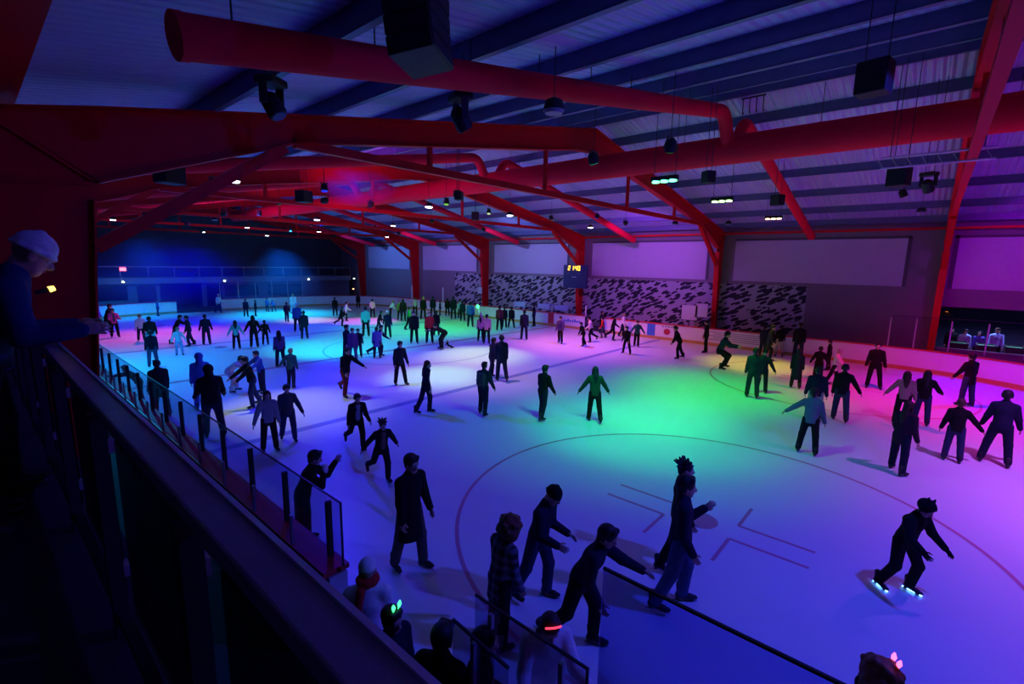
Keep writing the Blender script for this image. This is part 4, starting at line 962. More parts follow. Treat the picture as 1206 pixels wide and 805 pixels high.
# ------------------------------------------------------------------ everyone in the hall
PEOPLE = [
 (4.84, 3.8, 1.78, -170, 'gl', {'lean': 13, 'head': 25, 'al': (-4, 8, 70), 'ar': (4, 12, 75)}, {'j': 'navy', 'p': 'jean', 'hat': 'beanie:black', 'lod': 2}, 'person in black beanie and dark jacket leaning forward in jeans behind the man with glasses', 'skaters on the ice', 0.0, False),
 (4.51, 2.92, 1.71, -165, 'sr', {'lean': 26, 'head': 10, 'al': (50, 16, 10), 'ar': (-14, 10, 40), 'll': (24, 2, 26), 'rl': (-14, 6, 28)}, {'j': 'navy', 'p': 'black', 'h': 'short:black', 'glasses': 1, 'collar': 'white', 'lod': 2}, 'person in glasses and dark sweater reaching a hand to the top of the near glass', 'skaters on the ice', 0.0, False),
 (3.9, 3.57, 1.65, -102, 'st', {'head': 28, 'lean': 8}, {'j': 'plaid', 'p': 'black', 'h': 'curly:redbrown', 'lod': 2, 'jl': 0.16}, 'person with bushy reddish curly hair in a dark plaid coat by the open gate', 'skaters on the ice', 0.0, False),
 (4.08, 5.62, 1.9, -178, 'gl', {'lean': 4, 'al': (0, 24, 10), 'ar': (0, 6, 12), 'll': (10, 6, 10), 'rl': (-8, 5, 6)}, {'j': 'black', 'p': 'taupe', 'h': 'short:darkbrown', 'jl': 0.34, 'lod': 2}, 'person in long black coat and pale trousers standing alone on the near ice', 'skaters on the ice', 0.0, False),
 (6.02, 2.26, 1.95, -154, 'gl', {'al': (15, 8, 115), 'ar': (0, 8, 30), 'lean': 0}, {'j': 'navy', 'p': 'ljean', 'h': 'short:black', 'lod': 2}, 'person in navy top and blue jeans gliding in front, hand raised to the chest', 'skaters on the ice', 0.0, False),
 (6.87, 2.59, 1.8, -154, 'gl', {'lean': 1, 'al': (0, 8, 30), 'ar': (0, 8, 30)}, {'j': 'black', 'p': 'black', 'h': 'messy:black', 'lod': 2}, 'person in black with tousled hair skating close behind the navy top and jeans', 'skaters on the ice', 0.0, False),
 (8.7, -0.1, 1.53, 147, 'gl', {'lean': 16, 'head': 18, 'al': (10, 30, 25), 'ar': (25, 30, 45), 'll': (24, 6, 38), 'rl': (4, 8, 30)}, {'j': 'black', 'p': 'black', 'hat': 'helmet:black', 'kid': 1, 'lod': 2, 'glow': 'blue', 'gloves': 'black'}, 'small person in eared helmet and gloves on skates with glowing blue blades', 'skaters on the ice', 0.0, False),
 (3.26, 7.44, 1.64, -129, 'st', {'lean': 22, 'ar': (40, 12, 120), 'al': (45, 15, 95), 'head': 5}, {'j': 'black', 'p': 'black', 'h': 'short:black', 'lod': 2}, 'person in black leaning on the boards holding a pale cup near the face', 'skaters on the ice', 0.0, False),
 (5.59, 8.39, 1.42, 166, 'sr', {'al': (-35, 40, 10), 'ar': (-35, 40, 10), 'lean': 14}, {'j': 'black', 'p': 'black', 'h': 'messy:brown', 'kid': 1, 'lod': 1, 'inner': 'taupe'}, 'small person with flying hair and open black jacket, arms swept back', 'skaters on the ice', 0.0, False),
 (6.18, 10.34, 1.49, 164, 'sr', {}, {'j': 'black', 'p': 'black', 'h': 'short:brown', 'lod': 1, 'inner': 'grey'}, 'person in open dark jacket over grey shirt skating beside the small person with flying hair', 'skaters on the ice', 0.0, False),
 (4.54, 11.9, 1.57, 171, 'st', {'ar': (15, 32, 15), 'al': (5, 14, 10)}, {'j': 'lgrey', 'p': 'black', 'h': 'long:darkbrown', 'lod': 1}, 'person in pale grey top with dark long hair holding out an arm near the glass', 'skaters on the ice', 0.0, False),
 (5.18, 12.31, 1.55, 162, 'gl', {'al': (5, 30, 15)}, {'j': 'dgrey', 'p': 'jean', 'h': 'short:black', 'lod': 1}, 'person in charcoal sweater and jeans beside the pale grey top', 'skaters on the ice', 0.0, False),
 (5.79, 16.02, 1.68, 90, 'gl', {'al': (40, 10, 8), 'ar': (45, 12, 5), 'lean': 16}, {'j': 'black', 'p': 'jean', 'h': 'short:black', 'lod': 1}, 'person in black jacket and jeans reaching low toward the bent pale child', 'skaters on the ice', 0.0, False),
 (6.59, 17.53, 1.54, 99, 'st', {'lean': 14, 'al': (50, 10, 5), 'ar': (55, 8, 5)}, {'j': 'blue', 'p': 'navy', 'h': 'short:black', 'lod': 1}, 'person in blue jacket with an arm on the bent pale child', 'skaters on the ice', 0.0, False),
 (5.93, 18.36, 1.3, -128, 'gl', {'lean': 52, 'al': (70, 10, 10), 'ar': (55, 10, 10), 'll': (35, 6, 40), 'rl': (30, 8, 40)}, {'j': 'palepink', 'p': 'palepink', 'h': 'short:darkbrown', 'kid': 1, 'lod': 1}, 'small person in pale pink bending forward with both hands held', 'skaters on the ice', 0.0, False),
 (7.54, 17.41, 1.47, -43, 'gl', {'al': (10, 50, 5), 'ar': (5, 10, 10), 'lean': 8}, {'j': 'dgreen', 'p': 'navy', 'h': 'short:fair', 'lod': 1}, 'person in dark green hoodie with one arm stretched low to the side', 'skaters on the ice', 0.0, False),
 (8.81, 21.26, 1.63, -13, 'st', {}, {'j': 'purple', 'p': 'navy', 'h': 'long:black', 'lod': 1}, 'person in dark purple coat just beyond the green hoodie', 'skaters on the ice', 0.0, False),
 (3.94, 13.87, 1.94, -11, 'gl', {'al': (10, 22, 40), 'ar': (10, 22, 40), 'lean': 10}, {'j': 'black', 'p': 'navy', 'hat': 'hood:black', 'lod': 2, 'fat': 1.25}, 'bulky person in black hooded coat seen from behind near the glass', 'skaters on the ice', 0.0, False),
 (4.51, 16.8, 1.8, -10, 'st', {}, {'j': 'blue', 'p': 'blue', 'hat': 'hood:blue', 'lod': 1, 'fat': 1.1}, 'person in bright blue hooded coat just beyond the bulky black hooded coat', 'skaters on the ice', 0.0, False),
 (3.45, 16.81, 1.74, 8, 'st', {}, {'j': 'black', 'p': 'black', 'h': 'short:black', 'lod': 1, 'fat': 1.2, 'jl': 0.2}, 'broad person in black standing against the red topped near boards', 'skaters on the ice', 0.0, False),
 (3.35, 18.77, 1.35, 90, 'st', {'lean': 38, 'al': (80, 10, 5), 'ar': (70, 10, 5)}, {'j': 'black', 'p': 'black', 'h': 'short:black', 'lod': 1}, 'person in black stooping with an arm stretched along the near glass', 'skaters on the ice', 0.0, False),
 (4.99, 24.99, 1.6, -6, 'st', {}, {'j': 'navy', 'p': 'ljean', 'h': 'short:black'}, 'person in navy coat with pale trousers beyond the broad black figure at the boards', 'skaters on the ice', 0.0, False),
 (5.96, 29.68, 1.71, -6, 'gl', {}, {'j': 'black', 'p': 'teal', 'h': 'short:black', 'fat': 1.2}, 'wide person in dark coat over bright cyan trousers', 'skaters on the ice', 0.0, False),
 (5.39, 40.53, 1.8, -108, 'st', {}, {'j': 'pink', 'p': 'navy', 'h': 'short:black'}, 'person in pink jacket next to the red column', 'skaters on the ice', 0.0, False),
 (5.42, 38.13, 1.8, -108, 'gl', {'lean': 18}, {'j': 'black', 'p': 'black', 'h': 'short:black'}, 'dark person leaning beside the pink jacket at the red column', 'skaters on the ice', 0.0, False),
 (5.48, 35.84, 1.71, -179, 'st', {'ar': (30, 20, 60), 'al': (30, 20, 60)}, {'j': 'magenta', 'p': 'black', 'h': 'short:black', 'inner': 'dgrey'}, 'person with magenta sleeves standing alone on the pink lit ice', 'skaters on the ice', 0.0, False),
 (6.19, 33.1, 1.54, 169, 'gl', {}, {'j': 'palepink', 'p': 'navy', 'h': 'short:brown', 'kid': 1}, 'small person in pale pink jacket and dark trousers beside the wide dark coat', 'skaters on the ice', 0.0, False),
 (7.23, 30.96, 1.6, -113, 'gl', {'lean': 26, 'al': (50, 8, 20), 'ar': (55, 8, 20)}, {'j': 'black', 'p': 'navy', 'h': 'short:black'}, 'dark person bending toward the ghostly pale blue child', 'skaters on the ice', 0.0, False),
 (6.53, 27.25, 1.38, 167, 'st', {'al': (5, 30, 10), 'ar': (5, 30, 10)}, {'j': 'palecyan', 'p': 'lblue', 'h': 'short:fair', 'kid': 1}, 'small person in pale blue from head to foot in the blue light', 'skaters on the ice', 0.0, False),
 (7.72, 29.76, 1.66, 90, 'gl', {}, {'j': 'navy', 'p': 'navy', 'h': 'short:black'}, 'navy clad person facing the pale blue child', 'skaters on the ice', 0.0, False),
 (8.37, 29.52, 1.68, -16, 'st', {'al': (0, 26, 15), 'ar': (0, 26, 15)}, {'j': 'navy', 'p': 'navy', 'h': 'short:black'}, 'navy clad person with arms held off the sides beside another in navy', 'skaters on the ice', 0.0, False),
 (9.04, 27.1, 1.53, -18, 'st', {'al': (0, 34, 5), 'ar': (0, 34, 5)}, {'j': 'teal', 'p': 'black', 'h': 'long:black'}, 'person in teal top and dark trousers with both arms lowered outward', 'skaters on the ice', 0.0, False),
 (9.88, 27.0, 1.74, -20, 'st', {'al': (0, 36, 5), 'ar': (0, 30, 5)}, {'j': 'black', 'p': 'black', 'h': 'long:black'}, 'taller of two dark skaters hand in hand on the blue ice', 'skaters on the ice', 0.0, False),
 (10.62, 27.42, 1.38, -21, 'st', {'al': (0, 34, 5), 'ar': (0, 28, 5)}, {'j': 'black', 'p': 'black', 'h': 'short:black', 'kid': 1}, 'smaller of two dark skaters hand in hand on the blue ice', 'skaters on the ice', 0.0, False),
 (14.28, 46.6, 1.63, -157, 'gl', {}, {'j': 'palecyan', 'p': 'navy', 'hat': 'beanie:white'}, 'person in pale top standing in front of the bright cyan end boards', 'skaters on the ice', 0.0, False),
 (9.97, 46.75, 1.3, -92, 'st', {}, {'j': 'blue', 'p': 'navy', 'h': 'short:black'}, 'blue clad person before the end boards near their open gap', 'skaters on the ice', 0.0, False),
 (14.84, 41.84, 1.46, -30, 'st', {}, {'j': 'black', 'p': 'black', 'h': 'short:black'}, 'dark upright person at the end boards, first past the pale top', 'skaters on the ice', 0.0, False),
 (15.62, 42.0, 1.34, -100, 'st', {}, {'j': 'black', 'p': 'black', 'h': 'short:black'}, 'dark upright person at the end boards, second past the pale top', 'skaters on the ice', 0.0, False),
 (17.67, 44.76, 1.22, -52, 'st', {}, {'j': 'blue', 'p': 'navy', 'h': 'short:black'}, 'blue person of a close pair against the end boards', 'skaters on the ice', 0.0, False),
 (18.12, 44.4, 1.07, 8, 'gl', {'lean': 22}, {'j': 'blue', 'p': 'navy', 'h': 'short:black', 'kid': 1}, 'smaller stooping person of the blue pair against the end boards', 'skaters on the ice', 0.0, False),
 (15.8, 36.55, 1.49, -43, 'gl', {}, {'j': 'navy', 'p': 'navy', 'h': 'short:black'}, 'navy person skating where the haze meets the cyan light', 'skaters on the ice', 0.0, False),
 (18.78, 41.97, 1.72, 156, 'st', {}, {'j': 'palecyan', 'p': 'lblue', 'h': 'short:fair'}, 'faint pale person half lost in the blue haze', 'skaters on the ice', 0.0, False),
 (14.12, 31.09, 1.88, 156, 'st', {}, {'j': 'blue', 'p': 'navy', 'hat': 'beanie:lblue'}, 'tall person in blue with a pale hat beside the cyan pool of light', 'skaters on the ice', 0.0, False),
 (13.09, 27.97, 1.69, -20, 'st', {}, {'j': 'navy', 'p': 'navy', 'h': 'short:black'}, 'person in navy with a bright spot on the sleeve beside the tall blue figure', 'skaters on the ice', 0.0, False),
 (20.48, 37.91, 1.59, -28, 'st', {}, {'j': 'black', 'p': 'navy', 'h': 'short:black'}, 'dark person by the far end of the rink before the curved boards', 'skaters on the ice', 0.0, False),
 (19.37, 34.17, 1.53, -120, 'sr', {}, {'j': 'white', 'p': 'black', 'h': 'short:black'}, 'person in white top and dark trousers skating at the far end', 'skaters on the ice', 0.0, False),
 (17.61, 31.7, 1.41, -119, 'sl', {}, {'j': 'black', 'p': 'black', 'h': 'short:black'}, 'dark skater in front of the white top at the far end', 'skaters on the ice', 0.0, False),
 (25.49, 42.61, 1.43, -31, 'st', {}, {'j': 'black', 'p': 'black', 'h': 'short:black'}, 'dark person standing against the far corner boards', 'skaters on the ice', 0.0, False),
 (16.24, 26.36, 1.88, -32, 'st', {}, {'j': 'teal', 'p': 'black', 'h': 'short:black'}, 'person in bright teal shirt above the blue purple coat', 'skaters on the ice', 0.0, False),
 (11.51, 20.45, 1.74, -149, 'st', {}, {'j': 'navy', 'p': 'navy', 'h': 'short:black'}, 'dark person, nearest the cyan pool in a huddle of four', 'skaters on the ice', 0.0, False),
 (11.63, 20.06, 1.61, 160, 'st', {}, {'j': 'purple', 'p': 'ljean', 'h': 'short:brown', 'kid': 1}, 'small person in purple within the huddle of four', 'skaters on the ice', 0.0, False),
 (12.45, 20.95, 1.43, 149, 'gl', {}, {'j': 'navy', 'p': 'navy', 'h': 'short:black', 'kid': 1}, 'slim small person in navy within the huddle of four', 'skaters on the ice', 0.0, False),
 (12.9, 20.0, 1.55, -32, 'st', {}, {'j': 'bluepurple', 'p': 'navy', 'h': 'short:black', 'jl': 0.2}, 'person in blue purple coat at the outer edge of the huddle of four', 'skaters on the ice', 0.0, False),
 (13.38, 20.39, 1.59, -143, 'sr', {'lean': 14}, {'j': 'navy', 'p': 'navy', 'h': 'short:black', 'inner': 'white'}, 'dark skater with legs crossed and a pale patch at the waist', 'skaters on the ice', 0.0, False),
 (22.15, 34.85, 1.56, -32, 'st', {}, {'j': 'palepink', 'p': 'black', 'h': 'short:black'}, 'person in pale pink top and dark trousers by the far corner', 'skaters on the ice', 0.0, False),
 (18.05, 27.83, 1.38, -123, 'gl', {'lean': 20}, {'j': 'black', 'p': 'navy', 'h': 'short:black'}, 'dark stooping skater between the pale pink top and the teal shirt', 'skaters on the ice', 0.0, False),
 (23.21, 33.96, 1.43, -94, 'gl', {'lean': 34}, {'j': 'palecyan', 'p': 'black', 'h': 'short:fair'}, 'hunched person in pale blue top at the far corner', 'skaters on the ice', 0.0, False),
 (16.88, 24.93, 1.69, -34, 'gl', {}, {'j': 'navy', 'p': 'navy', 'hat': 'beanie:white'}, 'person in navy jacket with a white cap above the green pool', 'skaters on the ice', 0.0, False),
 (22.8, 31.96, 1.58, 144, 'st', {}, {'j': 'olive', 'p': 'black', 'h': 'short:black', 'kid': 1}, 'person in olive top in the far crowd', 'skaters on the ice', 0.0, False),
 (22.67, 31.32, 1.76, -46, 'st', {}, {'j': 'black', 'p': 'black', 'h': 'long:black'}, 'dark haired person next to the olive top in the far crowd', 'skaters on the ice', 0.0, False),
 (20.02, 27.19, 1.6, -126, 'gl', {}, {'j': 'green', 'p': 'black', 'h': 'short:black'}, 'person in green jacket striding over the top of the green pool', 'skaters on the ice', 0.0, False),
 (25.59, 33.62, 1.56, -37, 'st', {'lean': 30}, {'j': 'palepink', 'p': 'black', 'h': 'short:fair', 'kid': 1}, 'hunched person in pale pink behind the black jacket with straight legs', 'skaters on the ice', 0.0, False),
 (24.61, 31.28, 1.88, 162, 'st', {}, {'j': 'black', 'p': 'black', 'h': 'short:fair'}, 'tall person in black amid the far crowd', 'skaters on the ice', 0.0, False),
 (26.35, 32.13, 1.76, -39, 'st', {}, {'j': 'navy', 'p': 'navy', 'h': 'short:black'}, 'person in navy before the white sheet in the far crowd', 'skaters on the ice', 0.0, False),
 (16.9, 22.33, 1.89, 143, 'st', {}, {'j': 'black', 'p': 'black', 'h': 'short:black'}, 'person in black jacket standing straight legged on the green pool', 'skaters on the ice', 0.0, False),
 (17.55, 21.73, 1.85, 141, 'st', {}, {'j': 'red', 'p': 'black', 'h': 'short:fair'}, 'person in bright red jacket standing on the green pool', 'skaters on the ice', 0.0, False),
 (19.73, 23.73, 1.6, -40, 'st', {}, {'j': 'black', 'p': 'black', 'h': 'short:black'}, 'dark person right behind the red jacket', 'skaters on the ice', 0.0, False),
 (16.79, 19.77, 1.45, 80, 'gl', {'lean': 62, 'al': (70, 5, 5), 'ar': (60, 5, 5), 'll': (40, 8, 40), 'rl': (30, 8, 40)}, {'j': 'black', 'p': 'black', 'h': 'short:black'}, 'dark person bending over to help a fallen skater', 'skaters on the ice', 0.0, False),
 (17.4, 19.56, 0.43, -162, 'sit', {}, {'j': 'black', 'p': 'black', 'h': 'short:black', 'kid': 1}, 'fallen person sitting on the ice behind the bending helper', 'skaters on the ice', 0.0, False),
 (27.66, 32.78, 1.29, -120, 'st', {}, {'j': 'navy', 'p': 'navy', 'h': 'short:black', 'kid': 1}, 'small navy person beside the white sheet', 'skaters on the ice', 0.0, False),
 (27.73, 31.83, 1.57, -41, 'st', {}, {'j': 'black', 'p': 'black', 'h': 'long:black'}, 'dark person at the boards under the start of the mural', 'skaters on the ice', 0.0, False),
 (26.66, 29.84, 1.88, -42, 'st', {}, {'j': 'navy', 'p': 'navy', 'h': 'short:black'}, 'tall navy person at the edge of the mural', 'skaters on the ice', 0.0, False),
 (27.65, 30.19, 1.53, -162, 'st', {}, {'j': 'lblue', 'p': 'navy', 'h': 'short:brown'}, 'person in light blue top between two navy skaters under the mural', 'skaters on the ice', 0.0, False),
 (26.24, 28.25, 1.65, -33, 'st', {}, {'j': 'navy', 'p': 'navy', 'h': 'short:black'}, 'navy person right of the light blue top under the mural', 'skaters on the ice', 0.0, False),
 (24.2, 25.23, 1.88, -44, 'st', {}, {'j': 'blue', 'p': 'navy', 'h': 'short:black', 'fat': 1.15}, 'broad blue clad person next to the raised green glow stick', 'skaters on the ice', 0.0, False),
 (20.16, 20.13, 1.6, -45, 'st', {}, {'j': 'pink', 'p': 'black', 'h': 'long:black'}, 'person in pink top seen from behind below the glow stick', 'skaters on the ice', 0.0, False),
 (19.77, 19.25, 1.75, -51, 'st', {'al': (150, 35, 5)}, {'j': 'pink', 'p': 'black', 'h': 'short:black'}, 'person in pink top holding up the green glow stick', 'skaters on the ice', 0.0, False),
 (24.49, 22.6, 1.74, -47, 'st', {}, {'j': 'maroon', 'p': 'black', 'h': 'short:black'}, 'person in maroon by the boards, first of three in a row', 'skaters on the ice', 0.0, False),
 (25.75, 23.26, 1.56, -48, 'st', {}, {'j': 'black', 'p': 'black', 'h': 'short:black'}, 'person in black by the boards, middle of three in a row', 'skaters on the ice', 0.0, False),
 (26.13, 22.92, 1.56, -59, 'st', {'ll': (2, 12, 2), 'rl': (-2, 12, 2)}, {'j': 'black', 'p': 'black', 'h': 'short:black', 'jl': 0.1}, 'person in black by the boards, last of three in a row with feet apart', 'skaters on the ice', 0.0, False),
 (22.6, 18.75, 1.86, -50, 'st', {}, {'j': 'navy', 'p': 'navy', 'h': 'short:black'}, 'person in navy standing alone between the three at the boards and the violet ice', 'skaters on the ice', 0.0, False),
 (28.16, 22.39, 1.68, 38, 'st', {}, {'j': 'black', 'p': 'black', 'h': 'short:black', 'belt': 1}, 'person in black with a white belt against the boards', 'skaters on the ice', 0.0, False),
 (23.24, 16.42, 1.64, 105, 'gl', {}, {'j': 'purple', 'p': 'black', 'h': 'short:black'}, 'person in purple shirt and dark trousers on the pink lit ice', 'skaters on the ice', 0.0, False),
 (23.53, 14.93, 1.4, 62, 'gl', {'lean': 20}, {'j': 'black', 'p': 'black', 'h': 'short:black', 'kid': 1}, 'small dark person crouching slightly beside a white shirt', 'skaters on the ice', 0.0, False),
 (24.85, 15.35, 1.57, 52, 'sr', {}, {'j': 'palepink', 'p': 'black', 'h': 'short:black'}, 'person in pale shirt pushing off behind the small dark skater', 'skaters on the ice', 0.0, False),
 (28.7, 16.93, 1.55, -150, 'st', {}, {'j': 'black', 'p': 'black', 'h': 'short:black', 'fat': 1.15}, 'dark person standing in the gap of the far boards', 'skaters on the ice', 0.0, False),
 (26.97, 15.65, 1.39, 30, 'gl', {}, {'j': 'red', 'p': 'dgrey', 'h': 'short:black', 'kid': 1}, 'small person in red before the far boards', 'skaters on the ice', 0.0, False),
 (26.5, 14.7, 1.61, -161, 'sl', {}, {'j': 'black', 'p': 'black', 'h': 'short:black'}, 'dark skater overlapping the small red one before the far boards', 'skaters on the ice', 0.0, False),
 (28.48, 15.24, 1.54, -142, 'gl', {}, {'j': 'white', 'p': 'navy', 'h': 'short:fair'}, 'person in white hoodie leaning along the far boards', 'skaters on the ice', 0.0, False),
 (23.17, 11.99, 1.48, 87, 'st', {'ll': (4, 14, 8), 'rl': (-2, 14, 6), 'lean': 8}, {'j': 'black', 'p': 'black', 'h': 'short:black'}, 'dark person with legs planted wide on the violet ice', 'skaters on the ice', 0.0, False),
 (25.54, 12.64, 1.55, 126, 'gl', {'al': (0, 42, 8), 'ar': (0, 42, 8), 'll': (2, 1, 4), 'rl': (-3, 2, 12)}, {'j': 'dgreen', 'p': 'black', 'h': 'short:black'}, 'person in dark green jacket gliding with both arms held out', 'skaters on the ice', 0.0, False),
 (23.92, 9.34, 1.68, 36, 'gl', {'lean': 24}, {'j': 'black', 'p': 'black', 'h': 'short:black'}, 'dark person stooping forward before the boards below the two white notices', 'skaters on the ice', 0.0, False),
 (26.65, 9.01, 1.8, 24, 'st', {}, {'j': 'black', 'p': 'black', 'h': 'short:black'}, 'thin dark person upright at the boards in front of the red column', 'skaters on the ice', 0.0, False),
 (22.96, 6.92, 1.77, -168, 'gl', {'lean': 22, 'll': (62, 5, 82), 'rl': (50, 6, 78), 'al': (40, 10, 40), 'ar': (40, 10, 40)}, {'j': 'dteal', 'p': 'black', 'h': 'short:black'}, 'person in dark teal squatting low on the yellow lit ice', 'skaters on the ice', 0.0, False),
 (18.55, 4.5, 1.84, -76, 'st', {'al': (0, 16, 20)}, {'j': 'dteal', 'p': 'dteal', 'h': 'short:black', 'lod': 1}, 'nearer of two skaters side by side at the edge of the green pool', 'skaters on the ice', 0.0, False),
 (19.59, 4.44, 1.65, -82, 'st', {'ar': (5, 34, 10)}, {'j': 'navy', 'p': 'navy', 'hat': 'beanie:black', 'lod': 1}, 'further of two skaters side by side, one arm out over the yellow ice', 'skaters on the ice', 0.0, False),
 (27.62, 6.4, 1.69, -107, 'st', {}, {'j': 'navy', 'p': 'navy', 'h': 'short:black'}, 'navy person at the end of the dark group by the boards', 'skaters on the ice', 0.0, False),
 (26.48, 5.94, 1.88, -167, 'gl', {}, {'j': 'navy', 'p': 'navy', 'h': 'short:black'}, 'navy person stepping out of the dark group by the boards', 'skaters on the ice', 0.0, False),
 (28.7, 6.35, 1.64, -79, 'st', {}, {'j': 'black', 'p': 'jean', 'h': 'short:black'}, 'person in black and jeans amid the dark group by the boards', 'skaters on the ice', 0.0, False),
 (28.35, 5.75, 1.72, -59, 'st', {}, {'j': 'black', 'p': 'lgrey', 'h': 'short:black'}, 'person in black with pale trousers amid the dark group by the boards', 'skaters on the ice', 0.0, False),
 (28.2, 4.85, 1.92, -75, 'st', {}, {'j': 'black', 'p': 'navy', 'h': 'messy:black', 'fat': 1.1}, 'tallest of the dark group by the boards', 'skaters on the ice', 0.0, False),
 (21.28, 3.62, 1.61, -80, 'st', {}, {'j': 'navy', 'p': 'black', 'h': 'long:black', 'skirt': 'navy', 'lod': 1}, 'person in navy knee length skirt on the yellow lit ice', 'skaters on the ice', 0.0, False),
 (23.46, 3.21, 1.47, -82, 'st', {'al': (0, 30, 20), 'ar': (0, 30, 20)}, {'j': 'black', 'p': 'black', 'h': 'short:black', 'collar': 'white', 'lod': 1}, 'person in black with a white collar and arms held off the sides', 'skaters on the ice', 0.0, False),
 (26.24, 3.21, 1.45, 7, 'st', {}, {'j': 'black', 'p': 'black', 'h': 'short:black'}, 'dark person beyond the white collar at the boards', 'skaters on the ice', 0.0, False),
 (23.0, 2.66, 1.53, -178, 'gl', {'al': (30, 12, 15), 'ar': (30, 12, 15), 'll': (10, 4, 4), 'rl': (-18, 6, 4)}, {'j': 'palepink', 'p': 'black', 'hat': 'beanie:lgrey', 'kid': 1, 'jl': 0.15}, 'small person in pale coat skating along the far boards', 'skaters on the ice', 0.0, False),
 (16.88, 2.29, 1.75, -82, 'st', {'al': (0, 18, 20), 'ar': (0, 18, 20)}, {'j': 'navy', 'p': 'lgrey', 'h': 'short:black', 'lod': 1, 'fat': 1.15}, 'broad person in navy sweater seen from behind with the arms down', 'skaters on the ice', 0.0, False),
 (13.81, 1.93, 1.72, -84, 'gl', {'al': (5, 62, 5), 'ar': (5, 24, 12), 'll': (3, 9, 3), 'rl': (-3, 7, 3)}, {'j': 'bluegrey', 'p': 'black', 'h': 'short:black', 'lod': 1}, 'person in blue grey sweater with one arm stretched over the green pool', 'skaters on the ice', 0.0, False),
 (17.58, 1.69, 1.8, -83, 'gl', {'ar': (8, 38, 5), 'al': (0, 12, 10)}, {'j': 'black', 'p': 'jean', 'h': 'short:black', 'lod': 1}, 'person in black jacket and blue jeans with one arm held out low', 'skaters on the ice', 0.0, False),
 (23.59, 1.3, 1.87, 98, 'st', {'al': (0, 22, 15), 'ar': (0, 22, 15), 'll': (2, 10, 3), 'rl': (-2, 6, 3)}, {'j': 'black', 'p': 'black', 'h': 'short:black', 'lod': 1}, 'person in all black facing the camera by the far boards', 'skaters on the ice', 0.0, False),
 (18.54, 0.24, 1.69, -87, 'st', {'al': (10, 42, 8), 'ar': (0, 20, 20)}, {'j': 'pinkbeige', 'p': 'black', 'h': 'long:darkbrown', 'lod': 1}, 'person in pinkish beige coat with an arm held out sideways', 'skaters on the ice', 0.0, False),
 (18.98, -0.22, 1.72, -89, 'st', {'ar': (-15, 42, 80), 'al': (0, 20, 20)}, {'j': 'black', 'p': 'jean', 'h': 'long:black', 'lod': 1}, 'person in black jacket and jeans with a hand on the hip', 'skaters on the ice', 0.0, False),
 (14.0, 0.12, 1.74, -120, 'gl', {'ll': (10, 8, 4), 'rl': (-8, 8, 4)}, {'j': 'darkplum', 'p': 'navy', 'h': 'long:darkbrown', 'lod': 1, 'jl': 0.12}, 'person in dark plum jacket in front of the beige coat', 'skaters on the ice', 0.0, False),
 (22.85, -1.39, 1.9, -43, 'st', {'al': (25, 12, 10)}, {'j': 'black', 'p': 'jean', 'h': 'short:black', 'lod': 1, 'jl': 0.12}, 'person in black coat and jeans standing by the red banner', 'skaters on the ice', 0.0, False),
 (15.82, -0.88, 1.61, -90, 'st', {'ar': (5, 48, 10), 'al': (0, 26, 15)}, {'j': 'black', 'p': 'jean', 'h': 'short:brown', 'lod': 1, 'collar': 'white'}, 'person in black jacket with white collar holding the tall dark skater by the hand', 'skaters on the ice', 0.0, False),
 (16.31, -1.66, 1.88, -93, 'gl', {'al': (5, 28, 15), 'ar': (5, 24, 20), 'll': (4, 12, 3), 'rl': (-4, 8, 3)}, {'j': 'navy', 'p': 'navy', 'h': 'short:black', 'lod': 1}, 'tallest dark skater, holding hands with the white collared jacket', 'skaters on the ice', 0.0, False),
 (13.8, 12.55, 1.88, -38, 'st', {'ll': (8, 3, 4), 'rl': (-12, 5, 20)}, {'j': 'navy', 'p': 'navy', 'h': 'short:black', 'lod': 1, 'jl': 0.15}, 'person in long navy jacket, nearer of a close pair at midrink', 'skaters on the ice', 0.0, False),
 (13.91, 13.32, 1.68, -106, 'gl', {'al': (30, 12, 30)}, {'j': 'navy', 'p': 'navy', 'h': 'short:black', 'lod': 1}, 'navy person turned toward a partner, further of a close pair at midrink', 'skaters on the ice', 0.0, False),
 (10.21, 10.1, 1.68, -70, 'gl', {'ar': (10, 22, 15)}, {'j': 'dteal', 'p': 'navy', 'h': 'short:black', 'lod': 1, 'pack': 1}, 'person in dark jacket with a backpack', 'skaters on the ice', 0.0, False),
 (11.17, 8.53, 1.68, -93, 'gl', {'ar': (15, 14, 15)}, {'j': 'black', 'p': 'navy', 'h': 'short:black', 'lod': 1}, 'person in black jacket skating away between the backpack and the long hair', 'skaters on the ice', 0.0, False),
 (12.12, 7.21, 1.69, -49, 'gl', {'al': (10, 40, 8), 'ar': (10, 40, 8), 'll': (10, 4, 6), 'rl': (-10, 6, 10), 'lean': 10}, {'j': 'darkgreen', 'p': 'black', 'h': 'long:black', 'lod': 1}, 'person with long dark hair and both arms out at the edge of the green pool', 'skaters on the ice', 0.0, False),
 (9.08, 11.62, 1.7, -148, 'gl', {'ar': (15, 22, 8), 'al': (-10, 14, 20)}, {'j': 'navy', 'p': 'navy', 'h': 'long:brown', 'lod': 1, 'slim': 1}, 'person with long loose brown hair in a slim dark outfit', 'skaters on the ice', 0.0, False),
 (10.67, 14.99, 1.73, 170, 'gl', {'al': (0, 24, 10), 'll': (6, 10, 3), 'rl': (-4, 4, 3)}, {'j': 'navy', 'p': 'black', 'h': 'short:black', 'lod': 1}, 'person in navy jacket standing alone on the pale ice', 'skaters on the ice', 0.0, False),
 (8.27, 14.91, 1.77, -169, 'sl', {'al': (20, 55, 10), 'ar': (0, 18, 40)}, {'j': 'black', 'p': 'maroon', 'h': 'short:black', 'lod': 1}, 'person in black jacket and reddish trousers with one arm thrown out', 'skaters on the ice', 0.0, False),
